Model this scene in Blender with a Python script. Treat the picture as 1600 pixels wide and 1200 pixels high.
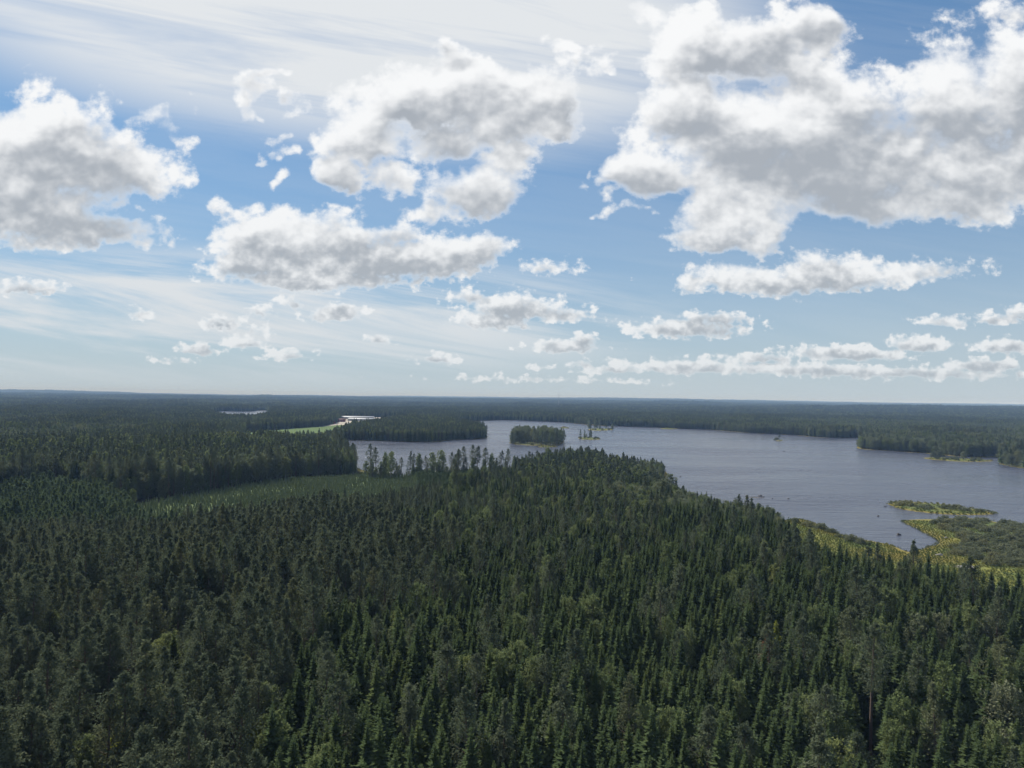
import bpy, math, random
import numpy as np
from mathutils import Vector, Matrix

for _o in list(bpy.data.objects):
    bpy.data.objects.remove(_o, do_unlink=True)
scene = bpy.context.scene
COL = scene.collection

# ------------------------------------------------------------------ camera
CAM_H = 68.0                      # metres above the lake
FPX = 1109.0                      # focal length in pixels of a 1600 px wide frame
PITCH, ROLL = math.radians(1.03), math.radians(0.824)
_f = Vector((0, math.cos(PITCH), math.sin(PITCH)))
_u0 = Vector((0, -math.sin(PITCH), math.cos(PITCH)))
_r0 = Vector((1, 0, 0))
_r = _r0 * math.cos(ROLL) + _u0 * math.sin(ROLL)
_u = -_r0 * math.sin(ROLL) + _u0 * math.cos(ROLL)
cam_data = bpy.data.cameras.new('camera')
cam_data.sensor_width = 36.0
cam_data.lens = 36.0 * FPX / 1600.0
cam_data.clip_start = 1.0
cam_data.clip_end = 90000.0
cam = bpy.data.objects.new('camera', cam_data)
COL.objects.link(cam)
cam.matrix_world = Matrix(((_r.x, _u.x, -_f.x, 0), (_r.y, _u.y, -_f.y, 0), (_r.z, _u.z, -_f.z, CAM_H), (0, 0, 0, 1)))
scene.camera = cam

# ------------------------------------------------------------------ sky, sun, exposure
SUN_EL, SUN_AZ = math.radians(47.0), math.radians(-44.0)     # azimuth from +Y, negative towards -X
EXPOSURE = 0.4                                               # the picture is exposed for the land
SKY_STRENGTH = 0.1 / 2 ** EXPOSURE
SUN_STRENGTH = 5.0
scene.view_settings.view_transform = 'Standard'
scene.view_settings.look = 'None'
scene.view_settings.exposure = EXPOSURE
scene.view_settings.gamma = 1.0
scene.view_settings.use_curve_mapping = False
scene.cycles.max_bounces = 4
scene.cycles.diffuse_bounces = 2
scene.cycles.glossy_bounces = 2
scene.cycles.transmission_bounces = 2
scene.cycles.transparent_max_bounces = 4
scene.cycles.volume_bounces = 0
scene.cycles.use_denoising = True
scene.cycles.use_adaptive_sampling = False

sun_data = bpy.data.lights.new('sun', 'SUN')
sun_data.energy = SUN_STRENGTH
sun_data.angle = math.radians(0.53)
sun_data.color = (1.0, 0.95, 0.87)
sun = bpy.data.objects.new('sun', sun_data)
COL.objects.link(sun)
sun_dir = Vector((math.sin(SUN_AZ) * math.cos(SUN_EL), math.cos(SUN_AZ) * math.cos(SUN_EL), math.sin(SUN_EL)))
sun.rotation_euler = (-sun_dir).to_track_quat('-Z', 'Y').to_euler()

world = bpy.data.worlds.new('World')
world.use_nodes = True
wt = world.node_tree
wt.nodes.clear()


class NB:
    """small helper that wires shader math nodes"""
    def __init__(self, tree):
        self.t = tree

    def new(self, kind, **kw):
        n = self.t.nodes.new(kind)
        for k, v in kw.items():
            setattr(n, k, v)
        return n

    def put(self, sock, v):
        if isinstance(v, bpy.types.NodeSocket):
            self.t.links.new(v, sock)
        else:
            sock.default_value = v

    def m(self, op, a, b=0.0, c=0.0, clamp=False):
        n = self.new('ShaderNodeMath', operation=op, use_clamp=clamp)
        for i, v in enumerate((a, b, c)):
            self.put(n.inputs[i], v)
        return n.outputs[0]

    def v(self, op, a, b=(0, 0, 0), c=(0, 0, 0)):
        n = self.new('ShaderNodeVectorMath', operation=op)
        self.put(n.inputs[0], a)
        self.put(n.inputs[1], b)
        if op == 'MULTIPLY_ADD':
            self.put(n.inputs[2], c)
        return n.outputs[1] if op in ('DOT_PRODUCT', 'LENGTH') else n.outputs[0]

    def vec(self, x, y, z=0.0):
        n = self.new('ShaderNodeCombineXYZ')
        for i, v in enumerate((x, y, z)):
            self.put(n.inputs[i], v)
        return n.outputs[0]

    def noise(self, p, scale, detail=4, rough=0.5, lac=2.0, dist=0.0, dims='3D', colour=False):
        n = self.new('ShaderNodeTexNoise', noise_dimensions=dims)
        self.put(n.inputs['Vector'], p)
        n.inputs['Scale'].default_value = scale
        n.inputs['Detail'].default_value = detail
        n.inputs['Roughness'].default_value = rough
        n.inputs['Lacunarity'].default_value = lac
        n.inputs['Distortion'].default_value = dist
        return n.outputs['Color'] if colour else n.outputs[0]

    def smooth(self, x, lo, hi, a=0.0, b=1.0):
        n = self.new('ShaderNodeMapRange', interpolation_type='SMOOTHSTEP')
        for i, v in enumerate((x, lo, hi, a, b)):
            self.put(n.inputs[i], v)
        return n.outputs[0]

    def mix(self, f, a, b):
        n = self.new('ShaderNodeMix', data_type='RGBA')
        self.put(n.inputs[0], f)
        self.put(n.inputs[6], a)
        self.put(n.inputs[7], b)
        return n.outputs[2]


W = NB(wt)
gen = W.new('ShaderNodeTexCoord').outputs['Generated']
sep = W.new('ShaderNodeSeparateXYZ')
W.put(sep.inputs[0], gen)
dx, dy, dz = sep.outputs
sky = W.new('ShaderNodeTexSky', sky_type='NISHITA', sun_disc=False, sun_elevation=SUN_EL, sun_rotation=SUN_AZ,
            altitude=100.0, air_density=1.0, dust_density=0.25, ozone_density=2.0).outputs[0]
K = 10.0
CLOUD_WHITE = tuple(K * c for c in (0.945, 0.955, 0.965)) + (1,)
CLOUD_GREY = tuple(K * c for c in (0.40, 0.435, 0.485)) + (1,)
CIRRUS = tuple(K * c for c in (0.77, 0.80, 0.83)) + (1,)
LOWAIR = tuple(K * c for c in (0.51, 0.59, 0.645)) + (1,)

sky = W.mix(0.4, W.v('MULTIPLY', sky, (0.55, 0.84, 0.96)), tuple(K * c for c in (0.195, 0.36, 0.64)) + (1,))
# air near the horizon is paler than the pure sky model gives
el = W.m('MAXIMUM', dz, 0.0)
hz = W.m('POWER', W.m('SUBTRACT', 1.0, el), 7.0)
sky = W.mix(W.m('MULTIPLY', hz, 0.93), sky, LOWAIR)

# tangent-plane coordinates about +Y, in degrees-like units (1 unit = 1/1109 rad at the centre)
iy = W.m('DIVIDE', FPX, W.m('MAXIMUM', dy, 0.05))
gx, gy = W.m('MULTIPLY', dx, iy), W.m('MULTIPLY', dz, iy)

# cumulus field away from the hand-placed part: a flat cloud deck seen in perspective
iz = W.m('DIVIDE', 1.0, W.m('ADD', W.m('MAXIMUM', dz, 0.0), 0.09))
deck = W.vec(W.m('MULTIPLY', dx, iz), W.m('MULTIPLY', dy, iz), 3.7)
dn = W.noise(deck, 1.25, 6, 0.55)
d_gen = W.m('MULTIPLY', W.m('SUBTRACT', dn, 0.5), 6.0)


def compose(base, alpha, shade, cirrus):
    c = W.mix(cirrus, base, CIRRUS)
    cc = W.mix(shade, CLOUD_WHITE, CLOUD_GREY)
    c = W.mix(alpha, c, cc)
    c = W.mix(W.m('MULTIPLY', hz, 0.55), c, LOWAIR)
    bg = W.new('ShaderNodeBackground')
    W.put(bg.inputs[0], c)
    bg.inputs[1].default_value = SKY_STRENGTH
    return bg.outputs[0]


# hand-placed cumulus: centre x, centre y, radius x, radius y in picture units with y down
CLOUDS = [
 (55,215,150,78),(150,262,112,62),(-10,260,130,112),(20,330,170,48),(140,352,132,34),(70,372,190,20),(205,374,66,20),(110,312,95,30),(-60,300,160,100),
 (210,183,18,10),(230,177,24,14),(250,172,22,14),(262,184,14,15),(254,196,18,12),(266,207,18,10),(282,214,14,8),(232,178,34,24),(258,192,32,24),
 (375,150,13,24),(385,125,16,16),(400,112,18,11),(420,107,17,7),(395,140,16,18),(380,178,13,14),(402,180,12,8),(430,165,15,9),(450,158,17,9),(466,170,13,13),(445,182,15,7),(415,212,13,10),(430,207,11,7),(428,228,13,9),(442,222,8,10),(412,236,8,6),(440,262,6,9),(434,278,6,8),
 (560,205,72,68),(520,265,40,42),(640,150,70,62),(720,138,105,58),(700,215,70,40),(815,150,98,62),(690,75,16,12),(705,92,22,12),(672,95,16,12),(850,185,58,34),(760,195,90,46),(845,68,11,9),(870,78,17,9),(900,80,17,8),(930,72,19,8),(955,80,15,9),(940,100,15,15),(925,122,10,14),(905,105,11,10),
 (740,285,84,48),(680,325,50,24),(795,242,40,28),(610,268,52,30),
 (325,315,14,8),(345,322,20,12),(370,335,24,14),(420,370,100,48),(520,370,90,40),(560,402,190,42),(605,362,60,26),(500,432,156,26),(700,395,96,36),(752,388,44,30),(850,414,44,15),(380,405,70,36),
 (1085,65,80,68),(1180,75,110,62),(1275,35,56,46),(1000,8,46,26),(1070,160,76,64),(1005,262,66,50),(955,262,24,28),(1160,200,160,92),(1300,170,150,96),(1490,150,105,112),(1590,120,90,100),
 (1420,240,210,84),(1250,275,210,66),(1570,260,130,74),(1150,330,110,60),(1350,318,160,40),(1500,308,150,32),(1130,368,92,40),(960,328,20,6),(985,323,24,7),(1008,330,14,6),(910,285,8,14),(918,262,6,8),(1660,220,120,120),
 (1180,434,128,30),(1300,424,120,32),(1420,420,108,22),(1080,442,34,18),(1270,402,56,20),
 (728,462,36,15),(800,478,84,27),(872,490,58,15),(1065,513,96,18),(1115,498,66,13),(880,541,58,13),(912,533,26,13),(770,500,60,18),
 (222,491,24,12),(457,471,22,13),(523,487,46,18),(310,545,32,12),(272,563,30,6),(448,555,38,11),(680,560,30,10),(590,530,24,12),(388,534,34,12),(345,503,34,12),(40,448,62,16),(402,486,24,12),(400,515,22,9),
 (1478,500,44,13),(1552,497,48,11),(1597,490,30,14),(1080,572,120,14),(1180,560,66,11),(1320,550,100,15),(1440,535,58,16),(1535,570,60,14),(1250,577,150,12),(960,577,66,9),(1400,582,220,12),(1575,540,60,15),(850,592,140,6),
 (1590,8,46,22),(905,567,26,9),(850,574,18,6),
]
high = W.smooth(gy, 60.0, 330.0)                                # clouds look larger the higher they stand
flat = W.vec(gx, gy, 0.0)
amp = W.m('MULTIPLY_ADD', high, 62.0, 12.0)
warp = W.noise(flat, 1 / 95.0, 3, 0.55, colour=True)
warp = W.v('MULTIPLY', W.v('SUBTRACT', warp, (0.5, 0.5, 0.5)), W.vec(amp, amp, 0.0))
pt = W.v('ADD', flat, warp)


def two_scale(off, detail, rough):
    p = W.v('ADD', flat, off)
    a = W.noise(W.v('MULTIPLY_ADD', p, (1.0, 1.25, 1.0), (0, 0, 7.0)), 1 / 19.0, detail, rough)
    b = W.noise(W.v('MULTIPLY_ADD', p, (1.0, 1.15, 1.0), (0, 0, 31.0)), 1 / 88.0, detail, rough)
    return W.m('ADD', W.m('MULTIPLY', a, W.m('SUBTRACT', 1.0, W.m('MULTIPLY', high, 0.80))), W.m('MULTIPLY', b, W.m('MULTIPLY', high, 0.80)))


f1 = two_scale((0, 0, 0), 9, 0.59)                              # billows and ragged edges
f3 = two_scale((0, 0, 0), 3.0, 0.5)                             # the billows without fine detail
f2 = two_scale((-6.0, 19.0, 0), 3.0, 0.5)                       # the same, a little towards the sun
bulk = W.noise(W.v('MULTIPLY', pt, (1.0, 1.9, 1.0)), 1 / 150.0, 3, 0.55)   # broad grey undersides
vo = W.new('ShaderNodeTexVoronoi', voronoi_dimensions='2D', feature='F1')
W.put(vo.inputs['Vector'], W.v('ADD', flat, W.v('MULTIPLY', warp, (0.5, 0.5, 0))))
vo.inputs['Scale'].default_value = 1 / 46.0
vo.inputs['Detail'].default_value = 1.5
vo.inputs['Roughness'].default_value = 0.6
puff = W.m('SUBTRACT', 0.42, vo.outputs['Distance'])               # round heads of the billows
ragged = W.m('MULTIPLY_ADD', puff, 0.32, W.m('MULTIPLY', W.m('SUBTRACT', f1, 0.5), 6.4))
relief = W.m('ADD', W.m('MULTIPLY', W.m('SUBTRACT', f2, f3), 1.15), W.m('MULTIPLY', W.m('SUBTRACT', f1, f3), -0.45))
relief = W.m('ADD', relief, W.m('MULTIPLY', W.m('SUBTRACT', bulk, 0.5), 1.1))
relief = W.m('MULTIPLY_ADD', puff, -0.06, relief)
# thin high cloud: streaks
ci_n = W.noise(W.vec(W.m('MULTIPLY_ADD', gx, 0.0016, W.m('MULTIPLY', gy, 0.0009)), W.m('MULTIPLY_ADD', gy, 0.017, W.m('MULTIPLY', gx, 0.0024)), 0.4), 1.0, 6, 0.6, dist=0.5)
v1 = W.v('MULTIPLY_ADD', W.vec(gx, W.m('MULTIPLY_ADD', gx, 0.10, gy), 0.0), (1 / 860.0, 1 / 275.0, 0), (300 / 860.0, -600 / 275.0, 0))
veil = W.smooth(W.v('DOT_PRODUCT', v1, v1), 1.0, 0.2)
v2 = W.v('MULTIPLY_ADD', W.vec(gx, gy, 0.0), (1 / 900.0, 1 / 120.0, 0), (500 / 900.0, -120 / 120.0, 0))
low = W.smooth(W.v('DOT_PRODUCT', v2, v2), 1.0, 0.1)
cirrus = W.m('ADD', W.m('MULTIPLY', veil, W.smooth(ci_n, 0.22, 0.55, 0.55, 1.0)), W.m('MULTIPLY', W.m('ADD', W.m('MULTIPLY', low, 0.95), 0.07), W.smooth(ci_n, 0.38, 0.60)), clamp=True)
cirrus_all = W.smooth(W.noise(deck, 0.6, 4, 0.6), 0.45, 0.75, 0.0, 0.8)

edge = W.m('MAXIMUM', W.smooth(W.m('ABSOLUTE', gx), 830.0, 1050.0), W.smooth(gy, 640.0, 780.0))   # the open field takes over here
outside = W.m('MAXIMUM', W.m('GREATER_THAN', W.m('ABSOLUTE', gx), 1050.0), W.m('MAXIMUM', W.m('GREATER_THAN', gy, 780.0), W.m('LESS_THAN', dy, 0.3)))


def shades(d, rel, thick):
    a = W.smooth(d, -0.08, 0.78)
    s = W.smooth(W.m('MULTIPLY_ADD', rel, 2.0, thick), -0.05, 1.30)
    s = W.m('MULTIPLY', s, W.smooth(d, 0.10, 0.70))
    return a, s


a_gen, s_gen = shades(d_gen, W.m('SUBTRACT', 0.5, dn), W.m('MULTIPLY', d_gen, 0.8))
open_bg = compose(sky, a_gen, s_gen, cirrus_all)


def cloud_group(lo, hi):
    """node group: how deep a sky point lies inside the clouds that reach into the bearings lo..hi"""
    gt = bpy.data.node_groups.new('cloud_bank', 'ShaderNodeTree')
    gt.interface.new_socket('point', in_out='INPUT', socket_type='NodeSocketVector')
    gt.interface.new_socket('depth', in_out='OUTPUT', socket_type='NodeSocketFloat')
    gt.interface.new_socket('core', in_out='OUTPUT', socket_type='NodeSocketFloat')
    g = NB(gt)
    p = g.new('NodeGroupInput').outputs[0]
    out = g.new('NodeGroupOutput')
    r2 = r2s = None
    for cx, cy, rx, ry in CLOUDS:
        X, Y = cx - 800.0, 620.0 - cy + 0.0144 * (cx - 800.0) - 0.16 * ry
        if X + 1.9 * rx + 40 < lo or X - 1.9 * rx - 40 > hi:
            continue
        k = 1.16
        v = g.v('MULTIPLY_ADD', p, (1 / (rx * k), 1 / (ry * k), 0), (-X / (rx * k), -Y / (ry * k), 0))
        v = g.v('MULTIPLY_ADD', g.v('MINIMUM', v, (0, 0, 0)), (0, 0.45, 0), v)           # flatter below than above
        d = g.v('DOT_PRODUCT', v, v)
        v2 = g.v('ADD', v, (-0.14, 0.48, 0))
        e = g.v('DOT_PRODUCT', v2, v2)
        hi_ = min(1.0, max(0.0, (Y - 60.0) / 270.0))
        w = min(1.0, max(0.30, ry / (14.0 + 28.0 * hi_ * hi_ * (3 - 2 * hi_))))       # small puffs are thin, so their outline breaks up more
        d = g.m('MULTIPLY_ADD', d, -w, 1.04 * w + 0.14 * (1 - w))
        e = g.m('MULTIPLY_ADD', e, -w, 0.98 * w)
        r2 = d if r2 is None else g.m('SMOOTH_MAX', r2, d, 0.35)
        r2s = e if r2s is None else g.m('SMOOTH_MAX', r2s, e, 0.4)
    g.put(out.inputs[0], g.m('MAXIMUM', r2, -3.0))
    g.put(out.inputs[1], g.m('MAXIMUM', r2s, -3.0))
    return gt


def column(lo, hi):
    """the sky between two bearings, with the clouds that reach into it"""
    n = W.new('ShaderNodeGroup', node_tree=cloud_group(lo, hi))
    W.put(n.inputs[0], pt)
    dens = W.m('MULTIPLY_ADD', ragged, W.smooth(n.outputs[0], 0.15, 0.85, 1.0, 0.34), n.outputs[0])
    a, s = shades(dens, relief, n.outputs[1])
    a = W.mix(edge, a, a_gen)
    s = W.mix(edge, s, s_gen)
    return compose(sky, a, s, W.mix(edge, cirrus, cirrus_all))


def pick(test, a, b):
    n = W.new('ShaderNodeMixShader')
    W.put(n.inputs[0], test)
    W.put(n.inputs[1], a)
    W.put(n.inputs[2], b)
    return n.outputs[0]


BOUNDS = [-1050, -520, -250, 0, 240, 480, 1050]


def tree(i, j):
    if j - i == 1:
        return column(BOUNDS[i], BOUNDS[j])
    k = (i + j) // 2
    return pick(W.m('GREATER_THAN', gx, float(BOUNDS[k])), tree(i, k), tree(k, j))


front = tree(0, len(BOUNDS) - 1)
wout = W.new('ShaderNodeOutputWorld')
W.put(wout.inputs[0], pick(outside, front, open_bg))
scene.world = world
world.cycles.sampling_method = 'MANUAL'
world.cycles.sample_map_resolution = 512

# ------------------------------------------------------------------ helpers
rng = np.random.default_rng(7)


def ray(px, py):
    return _f + _r * ((px - 800.0) / FPX) - _u * ((py - 600.0) / FPX)


def G(px, py, z=0.0):
    """the spot on the level z that a point of the survey picture shows"""
    d = ray(px, py)
    t = (z - CAM_H) / d.z
    return (d.x * t, d.y * t)


def poly(pts):
    return np.array([G(*p) for p in pts])


def to_px(x, y, z):
    """world to survey picture, arrays"""
    X, Y, Z = np.asarray(x, float), np.asarray(y, float), np.asarray(z, float) - CAM_H
    d = X * _f.x + Y * _f.y + Z * _f.z
    d = np.where(d < 1, 1, d)
    return 800 + FPX * (X * _r.x + Y * _r.y + Z * _r.z) / d, 600 - FPX * (X * _u.x + Y * _u.y + Z * _u.z) / d


def sdist(P, x, y):
    """signed distance to a polygon, positive outside"""
    x, y = np.asarray(x, float).ravel(), np.asarray(y, float).ravel()
    best = np.full(x.shape, 1e18)
    inside = np.zeros(x.shape, bool)
    n = len(P)
    for i in range(n):
        ax, ay = P[i]
        bx, by = P[(i + 1) % n]
        ex, ey = bx - ax, by - ay
        t = np.clip(((x - ax) * ex + (y - ay) * ey) / (ex * ex + ey * ey + 1e-9), 0, 1)
        best = np.minimum(best, (x - ax - t * ex) ** 2 + (y - ay - t * ey) ** 2)
        cross = ((ay > y) != (by > y)) & (x < ex * (y - ay) / (ey if abs(ey) > 1e-9 else 1e-9) + ax)
        inside ^= cross
    d = np.sqrt(best)
    return np.where(inside, -d, d)


_lat = np.random.default_rng(3).random((256, 256))


def vnoise(x, y, scale, seed=0):
    """smooth value noise 0..1"""
    x = np.asarray(x, float) / scale + 37.3 * seed + 5000
    y = np.asarray(y, float) / scale + 11.7 * seed + 5000
    xi, yi = np.floor(x).astype(int), np.floor(y).astype(int)
    fx, fy = x - xi, y - yi
    fx, fy = fx * fx * (3 - 2 * fx), fy * fy * (3 - 2 * fy)
    g = lambda a, b: _lat[a % 256, b % 256]
    return (g(xi, yi) * (1 - fx) + g(xi + 1, yi) * fx) * (1 - fy) + (g(xi, yi + 1) * (1 - fx) + g(xi + 1, yi + 1) * fx) * fy


def rounded(P, n=2):
    """corner-cutting so that shores curve"""
    for _ in range(n):
        Q = np.roll(P, -1, axis=0)
        P = np.stack([P * 0.75 + Q * 0.25, P * 0.25 + Q * 0.75], axis=1).reshape(-1, 2)
    return P


LAKE = rounded(poly([
    (1245, 808), (1222, 816), (1190, 820), (1150, 818), (1118, 812), (1085, 804), (1066, 794), (1056, 778), (1046, 764), (1036, 752), (1047, 739), (1030, 734),
    (1005, 737), (975, 739), (950, 733), (925, 725), (900, 725), (860, 731), (820, 739), (790, 744), (740, 745), (690, 745), (640, 744), (600, 742), (565, 735),
    (542, 720), (530, 704), (527, 693), (537, 687.5), (581, 689), (644, 691), (681, 691), (706, 687.5), (759, 686), (764, 682), (757, 676), (735, 670), (716, 664), (711, 659.5),
    (737, 658), (784, 656), (831, 658), (884, 660), (917, 663.5), (959, 666), (992, 667), (1030, 668), (1060, 670), (1103, 671), (1140, 674), (1172, 677),
    (1244, 680), (1262, 682), (1300, 685), (1340, 684), (1352, 687), (1345, 694), (1336, 699.5), (1345, 702), (1394, 705), (1455, 709), (1500, 714), (1530, 715),
    (1572, 713.5), (1620, 711), (1700, 712), (1800, 716), (1840, 760), (1800, 830), (1700, 828), (1600, 819.5), (1582, 819), (1550, 814.5), (1525, 810), (1500, 808),
    (1487, 810), (1450, 811), (1417, 812), (1408, 815), (1435, 827), (1460, 840), (1470, 847), (1460, 852), (1435, 860), (1417, 863), (1400, 854), (1375, 847),
    (1340, 842), (1300, 831), (1280, 820)]))
POND = rounded(poly([(325, 644), (350, 642.2), (372, 643), (395, 642.4), (413, 641.2), (420, 643), (419, 652), (400, 659), (370, 660), (340, 655)]))
MEADOW = poly([(1205, 800), (1245, 806), (1280, 818), (1300, 829), (1340, 840), (1375, 845), (1400, 852), (1417, 860), (1435, 858), (1470, 847), (1435, 827), (1405, 812), (1500, 804),
    (1600, 815), (1750, 824), (1800, 1020), (1700, 1006), (1600, 983), (1500, 958), (1420, 944), (1360, 936), (1300, 916), (1270, 898), (1240, 872), (1212, 834)])
WILLOWS = poly([(1456, 815), (1500, 810), (1560, 818), (1620, 824), (1720, 832), (1720, 915), (1610, 897), (1545, 888), (1485, 868), (1478, 858), (1500, 848), (1484, 838), (1455, 823)])
CLEARING = poly([(196, 800), (260, 786), (330, 772), (430, 757), (500, 747), (560, 742.5), (600, 745), (640, 746), (662, 752), (655, 784), (600, 796), (500, 808), (400, 828), (300, 842), (215, 832)])
GAP = poly([(640, 744), (700, 745), (795, 745), (812, 752), (800, 764), (740, 772), (655, 782), (650, 760)])
SAPLINGS = poly([(-70, 792), (20, 776), (100, 770), (160, 780), (205, 800), (222, 835), (300, 842), (260, 856), (150, 858), (0, 862), (-120, 862)])
FIELD = poly([(383, 676.5), (460, 670.6), (515, 666.4), (536, 665), (556, 669), (546, 676), (524, 688), (500, 697), (390, 704), (370, 690)])
YARD = poly([(503, 668), (524, 663), (534, 654.5), (560, 653.4), (600, 652.8), (640, 652.8), (646, 656), (616, 662), (590, 669), (560, 674), (548, 668), (535, 665.6)])
GLADE = poly([(1455, 689), (1470, 684), (1500, 682), (1545, 684), (1550, 689), (1530, 693), (1500, 692), (1475, 693)])


def far_relief(x, y):
    r = np.hypot(x, y)
    k = np.clip((r - 2200.0) / 5000.0, 0, 1)
    h = (vnoise(x, y, 1900, 1) - 0.5) * 26 + (vnoise(x, y, 700, 2) - 0.5) * 10
    k2 = np.clip((r - 3300.0) / 5500.0, 0, 1)
    return k * h + k2 * ((vnoise(x, y, 3900, 4) - 0.40) * 84 + (vnoise(x, y, 1300, 5) - 0.5) * 22)


def ground_z(x, y):
    x, y = np.asarray(x, float), np.asarray(y, float)
    sh = x.shape
    d = np.minimum(sdist(LAKE, x, y), sdist(POND, x, y)).reshape(sh)
    land = np.where(d < 12, d * 0.055, 0.66 + np.minimum((d - 12) * 0.02, 1.2))
    land = land + np.clip(d / 60, 0, 1) * ((vnoise(x, y, 90, 6) - 0.5) * 2.2 + (vnoise(x, y, 23, 8) - 0.5) * 0.5)
    land = land + (vnoise(x, y, 9, 9) - 0.5) * 0.16
    return np.where(d < 0, np.maximum(d * 0.10, -3.0), land) + np.where(d > 0, np.clip(d / 300, 0, 1), 0) * far_relief(x, y)


# ------------------------------------------------------------------ materials
def new_mat(name):
    m = bpy.data.materials.new(name)
    m.use_nodes = True
    m.node_tree.nodes.clear()
    return m, NB(m.node_tree)


def finish(b, shader, disp=None):
    out = b.new('ShaderNodeOutputMaterial')
    b.put(out.inputs[0], shader)


def principled(b, colour, rough=0.9, spec=0.2, normal=None):
    p = b.new('ShaderNodeBsdfPrincipled')
    b.put(p.inputs['Base Color'], colour)
    b.put(p.inputs['Roughness'], rough)
    p.inputs['Specular IOR Level'].default_value = spec
    if normal is not None:
        b.put(p.inputs['Normal'], normal)
    return p.outputs[0]


def plain(name, c, rough=0.8, var=0.15, scale=3.0, spec=0.25):
    m, b = new_mat(name)
    pos = b.new('ShaderNodeTexCoord').outputs['Object']
    n = b.noise(pos, scale, 5, 0.6)
    col = b.mix(n, tuple(x * (1 - var) for x in c) + (1,), tuple(min(1, x * (1 + var)) for x in c) + (1,))
    finish(b, principled(b, col, rough, spec))
    return m


def attr(b, name):
    n = b.new('ShaderNodeAttribute')
    n.attribute_name = name
    return n.outputs['Fac']


def ground_material():
    m, b = new_mat('ground')
    pos = b.new('ShaderNodeNewGeometry').outputs['Position']
    n1 = b.noise(pos, 0.05, 5, 0.6)
    n2 = b.noise(pos, 0.6, 5, 0.65)
    n3 = b.noise(pos, 0.013, 3, 0.5)
    floor = b.mix(n2, (0.018, 0.022, 0.010, 1), (0.055, 0.050, 0.024, 1))
    grass = b.mix(b.smooth(n1, 0.35, 0.65), (0.080, 0.112, 0.032, 1), (0.180, 0.178, 0.046, 1))
    grass = b.mix(b.smooth(n2, 0.45, 0.75, 0.0, 0.6), grass, (0.070, 0.085, 0.020, 1))
    sedge = b.mix(n2, (0.115, 0.092, 0.028, 1), (0.235, 0.190, 0.045, 1))
    brush = b.mix(n2, (0.058, 0.086, 0.032, 1), (0.098, 0.125, 0.046, 1))
    crop = b.mix(n2, (0.060, 0.100, 0.030, 1), (0.092, 0.135, 0.042, 1))
    gravel = b.mix(b.smooth(n3, 0.4, 0.6), (0.27, 0.245, 0.21, 1), (0.38, 0.34, 0.285, 1))
    c = b.mix(attr(b, 'meadow'), floor, grass)
    c = b.mix(attr(b, 'sedge'), c, sedge)
    c = b.mix(attr(b, 'brush'), c, brush)
    c = b.mix(attr(b, 'crop'), c, crop)
    c = b.mix(attr(b, 'gravel'), c, gravel)
    bump = b.new('ShaderNodeBump')
    bump.inputs['Strength'].default_value = 0.6
    bump.inputs['Distance'].default_value = 0.4
    b.put(bump.inputs['Height'], n2)
    finish(b, principled(b, c, 0.95, 0.1, bump.outputs[0]))
    return m


def water_material(name, waves):
    m, b = new_mat(name)
    pos = b.new('ShaderNodeNewGeometry').outputs['Position']
    # wind ripples running across the lake
    p1 = b.v('MULTIPLY', pos, (0.085, 0.24, 1.0))
    w1 = b.noise(p1, 1.0, 5, 0.62, dist=0.6)
    p2 = b.v('MULTIPLY', pos, (0.030, 0.075, 1.0))
    w2 = b.noise(p2, 1.0, 3, 0.55, dist=0.8)
    gust = b.noise(b.v('MULTIPLY', pos, (0.0035, 0.012, 1.0)), 1.0, 4, 0.6, dist=0.7)
    bump = b.new('ShaderNodeBump')
    b.put(bump.inputs['Strength'], b.smooth(gust, 0.32, 0.62, 0.45, 1.0))
    bump.inputs['Distance'].default_value = 1.6 * waves
    b.put(bump.inputs['Height'], b.m('MULTIPLY_ADD', w2, 1.6, w1))
    p = b.new('ShaderNodeBsdfPrincipled')
    p.inputs['Base Color'].default_value = (0.046, 0.052, 0.076, 1)
    b.put(p.inputs['Roughness'], b.smooth(gust, 0.3, 0.65, 0.10 + 0.02 * waves, 0.14 + 0.15 * waves))
    p.inputs['IOR'].default_value = 1.33
    b.put(p.inputs['Normal'], bump.outputs[0])
    finish(b, p.outputs[0])
    return m


M = {}
M['ground'] = ground_material()
M['water'] = water_material('lake_water', 1.0)
M['calm'] = water_material('pond_water', 0.55)


# ------------------------------------------------------------------ mesh helper
def mesh_from(name, verts, faces, mats=(), midx=None, attrs=None, smooth=False):
    """verts (n,3); faces (m,3) or (m,4) arrays or a list of such arrays"""
    me = bpy.data.meshes.new(name)
    fl = faces if isinstance(faces, list) else [faces]
    verts = np.asarray(verts, np.float32)
    loops = np.concatenate([np.asarray(f, np.int32).ravel() for f in fl])
    tot = np.concatenate([np.full(len(f), np.asarray(f).shape[1], np.int32) for f in fl])
    me.vertices.add(len(verts))
    me.vertices.foreach_set('co', verts.ravel())
    me.loops.add(len(loops))
    me.loops.foreach_set('vertex_index', loops)
    me.polygons.add(len(tot))
    me.polygons.foreach_set('loop_start', np.concatenate([[0], np.cumsum(tot)[:-1]]).astype(np.int32))
    me.polygons.foreach_set('loop_total', tot)
    for mt in mats:
        me.materials.append(mt)
    if midx is not None:
        me.polygons.foreach_set('material_index', np.asarray(midx, np.int32))
    if smooth:
        me.polygons.foreach_set('use_smooth', np.ones(len(tot), bool))
    me.update(calc_edges=True)
    for k, v in (attrs or {}).items():
        a = me.attributes.new(k, 'FLOAT', 'POINT')
        a.data.foreach_set('value', np.asarray(v, np.float32))
    return me


def link(name, me, parent=None, **props):
    o = bpy.data.objects.new(name, me)
    COL.objects.link(o)
    if parent is not None:
        o.parent = parent
    for k, v in props.items():
        o[k] = v
    return o


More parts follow.
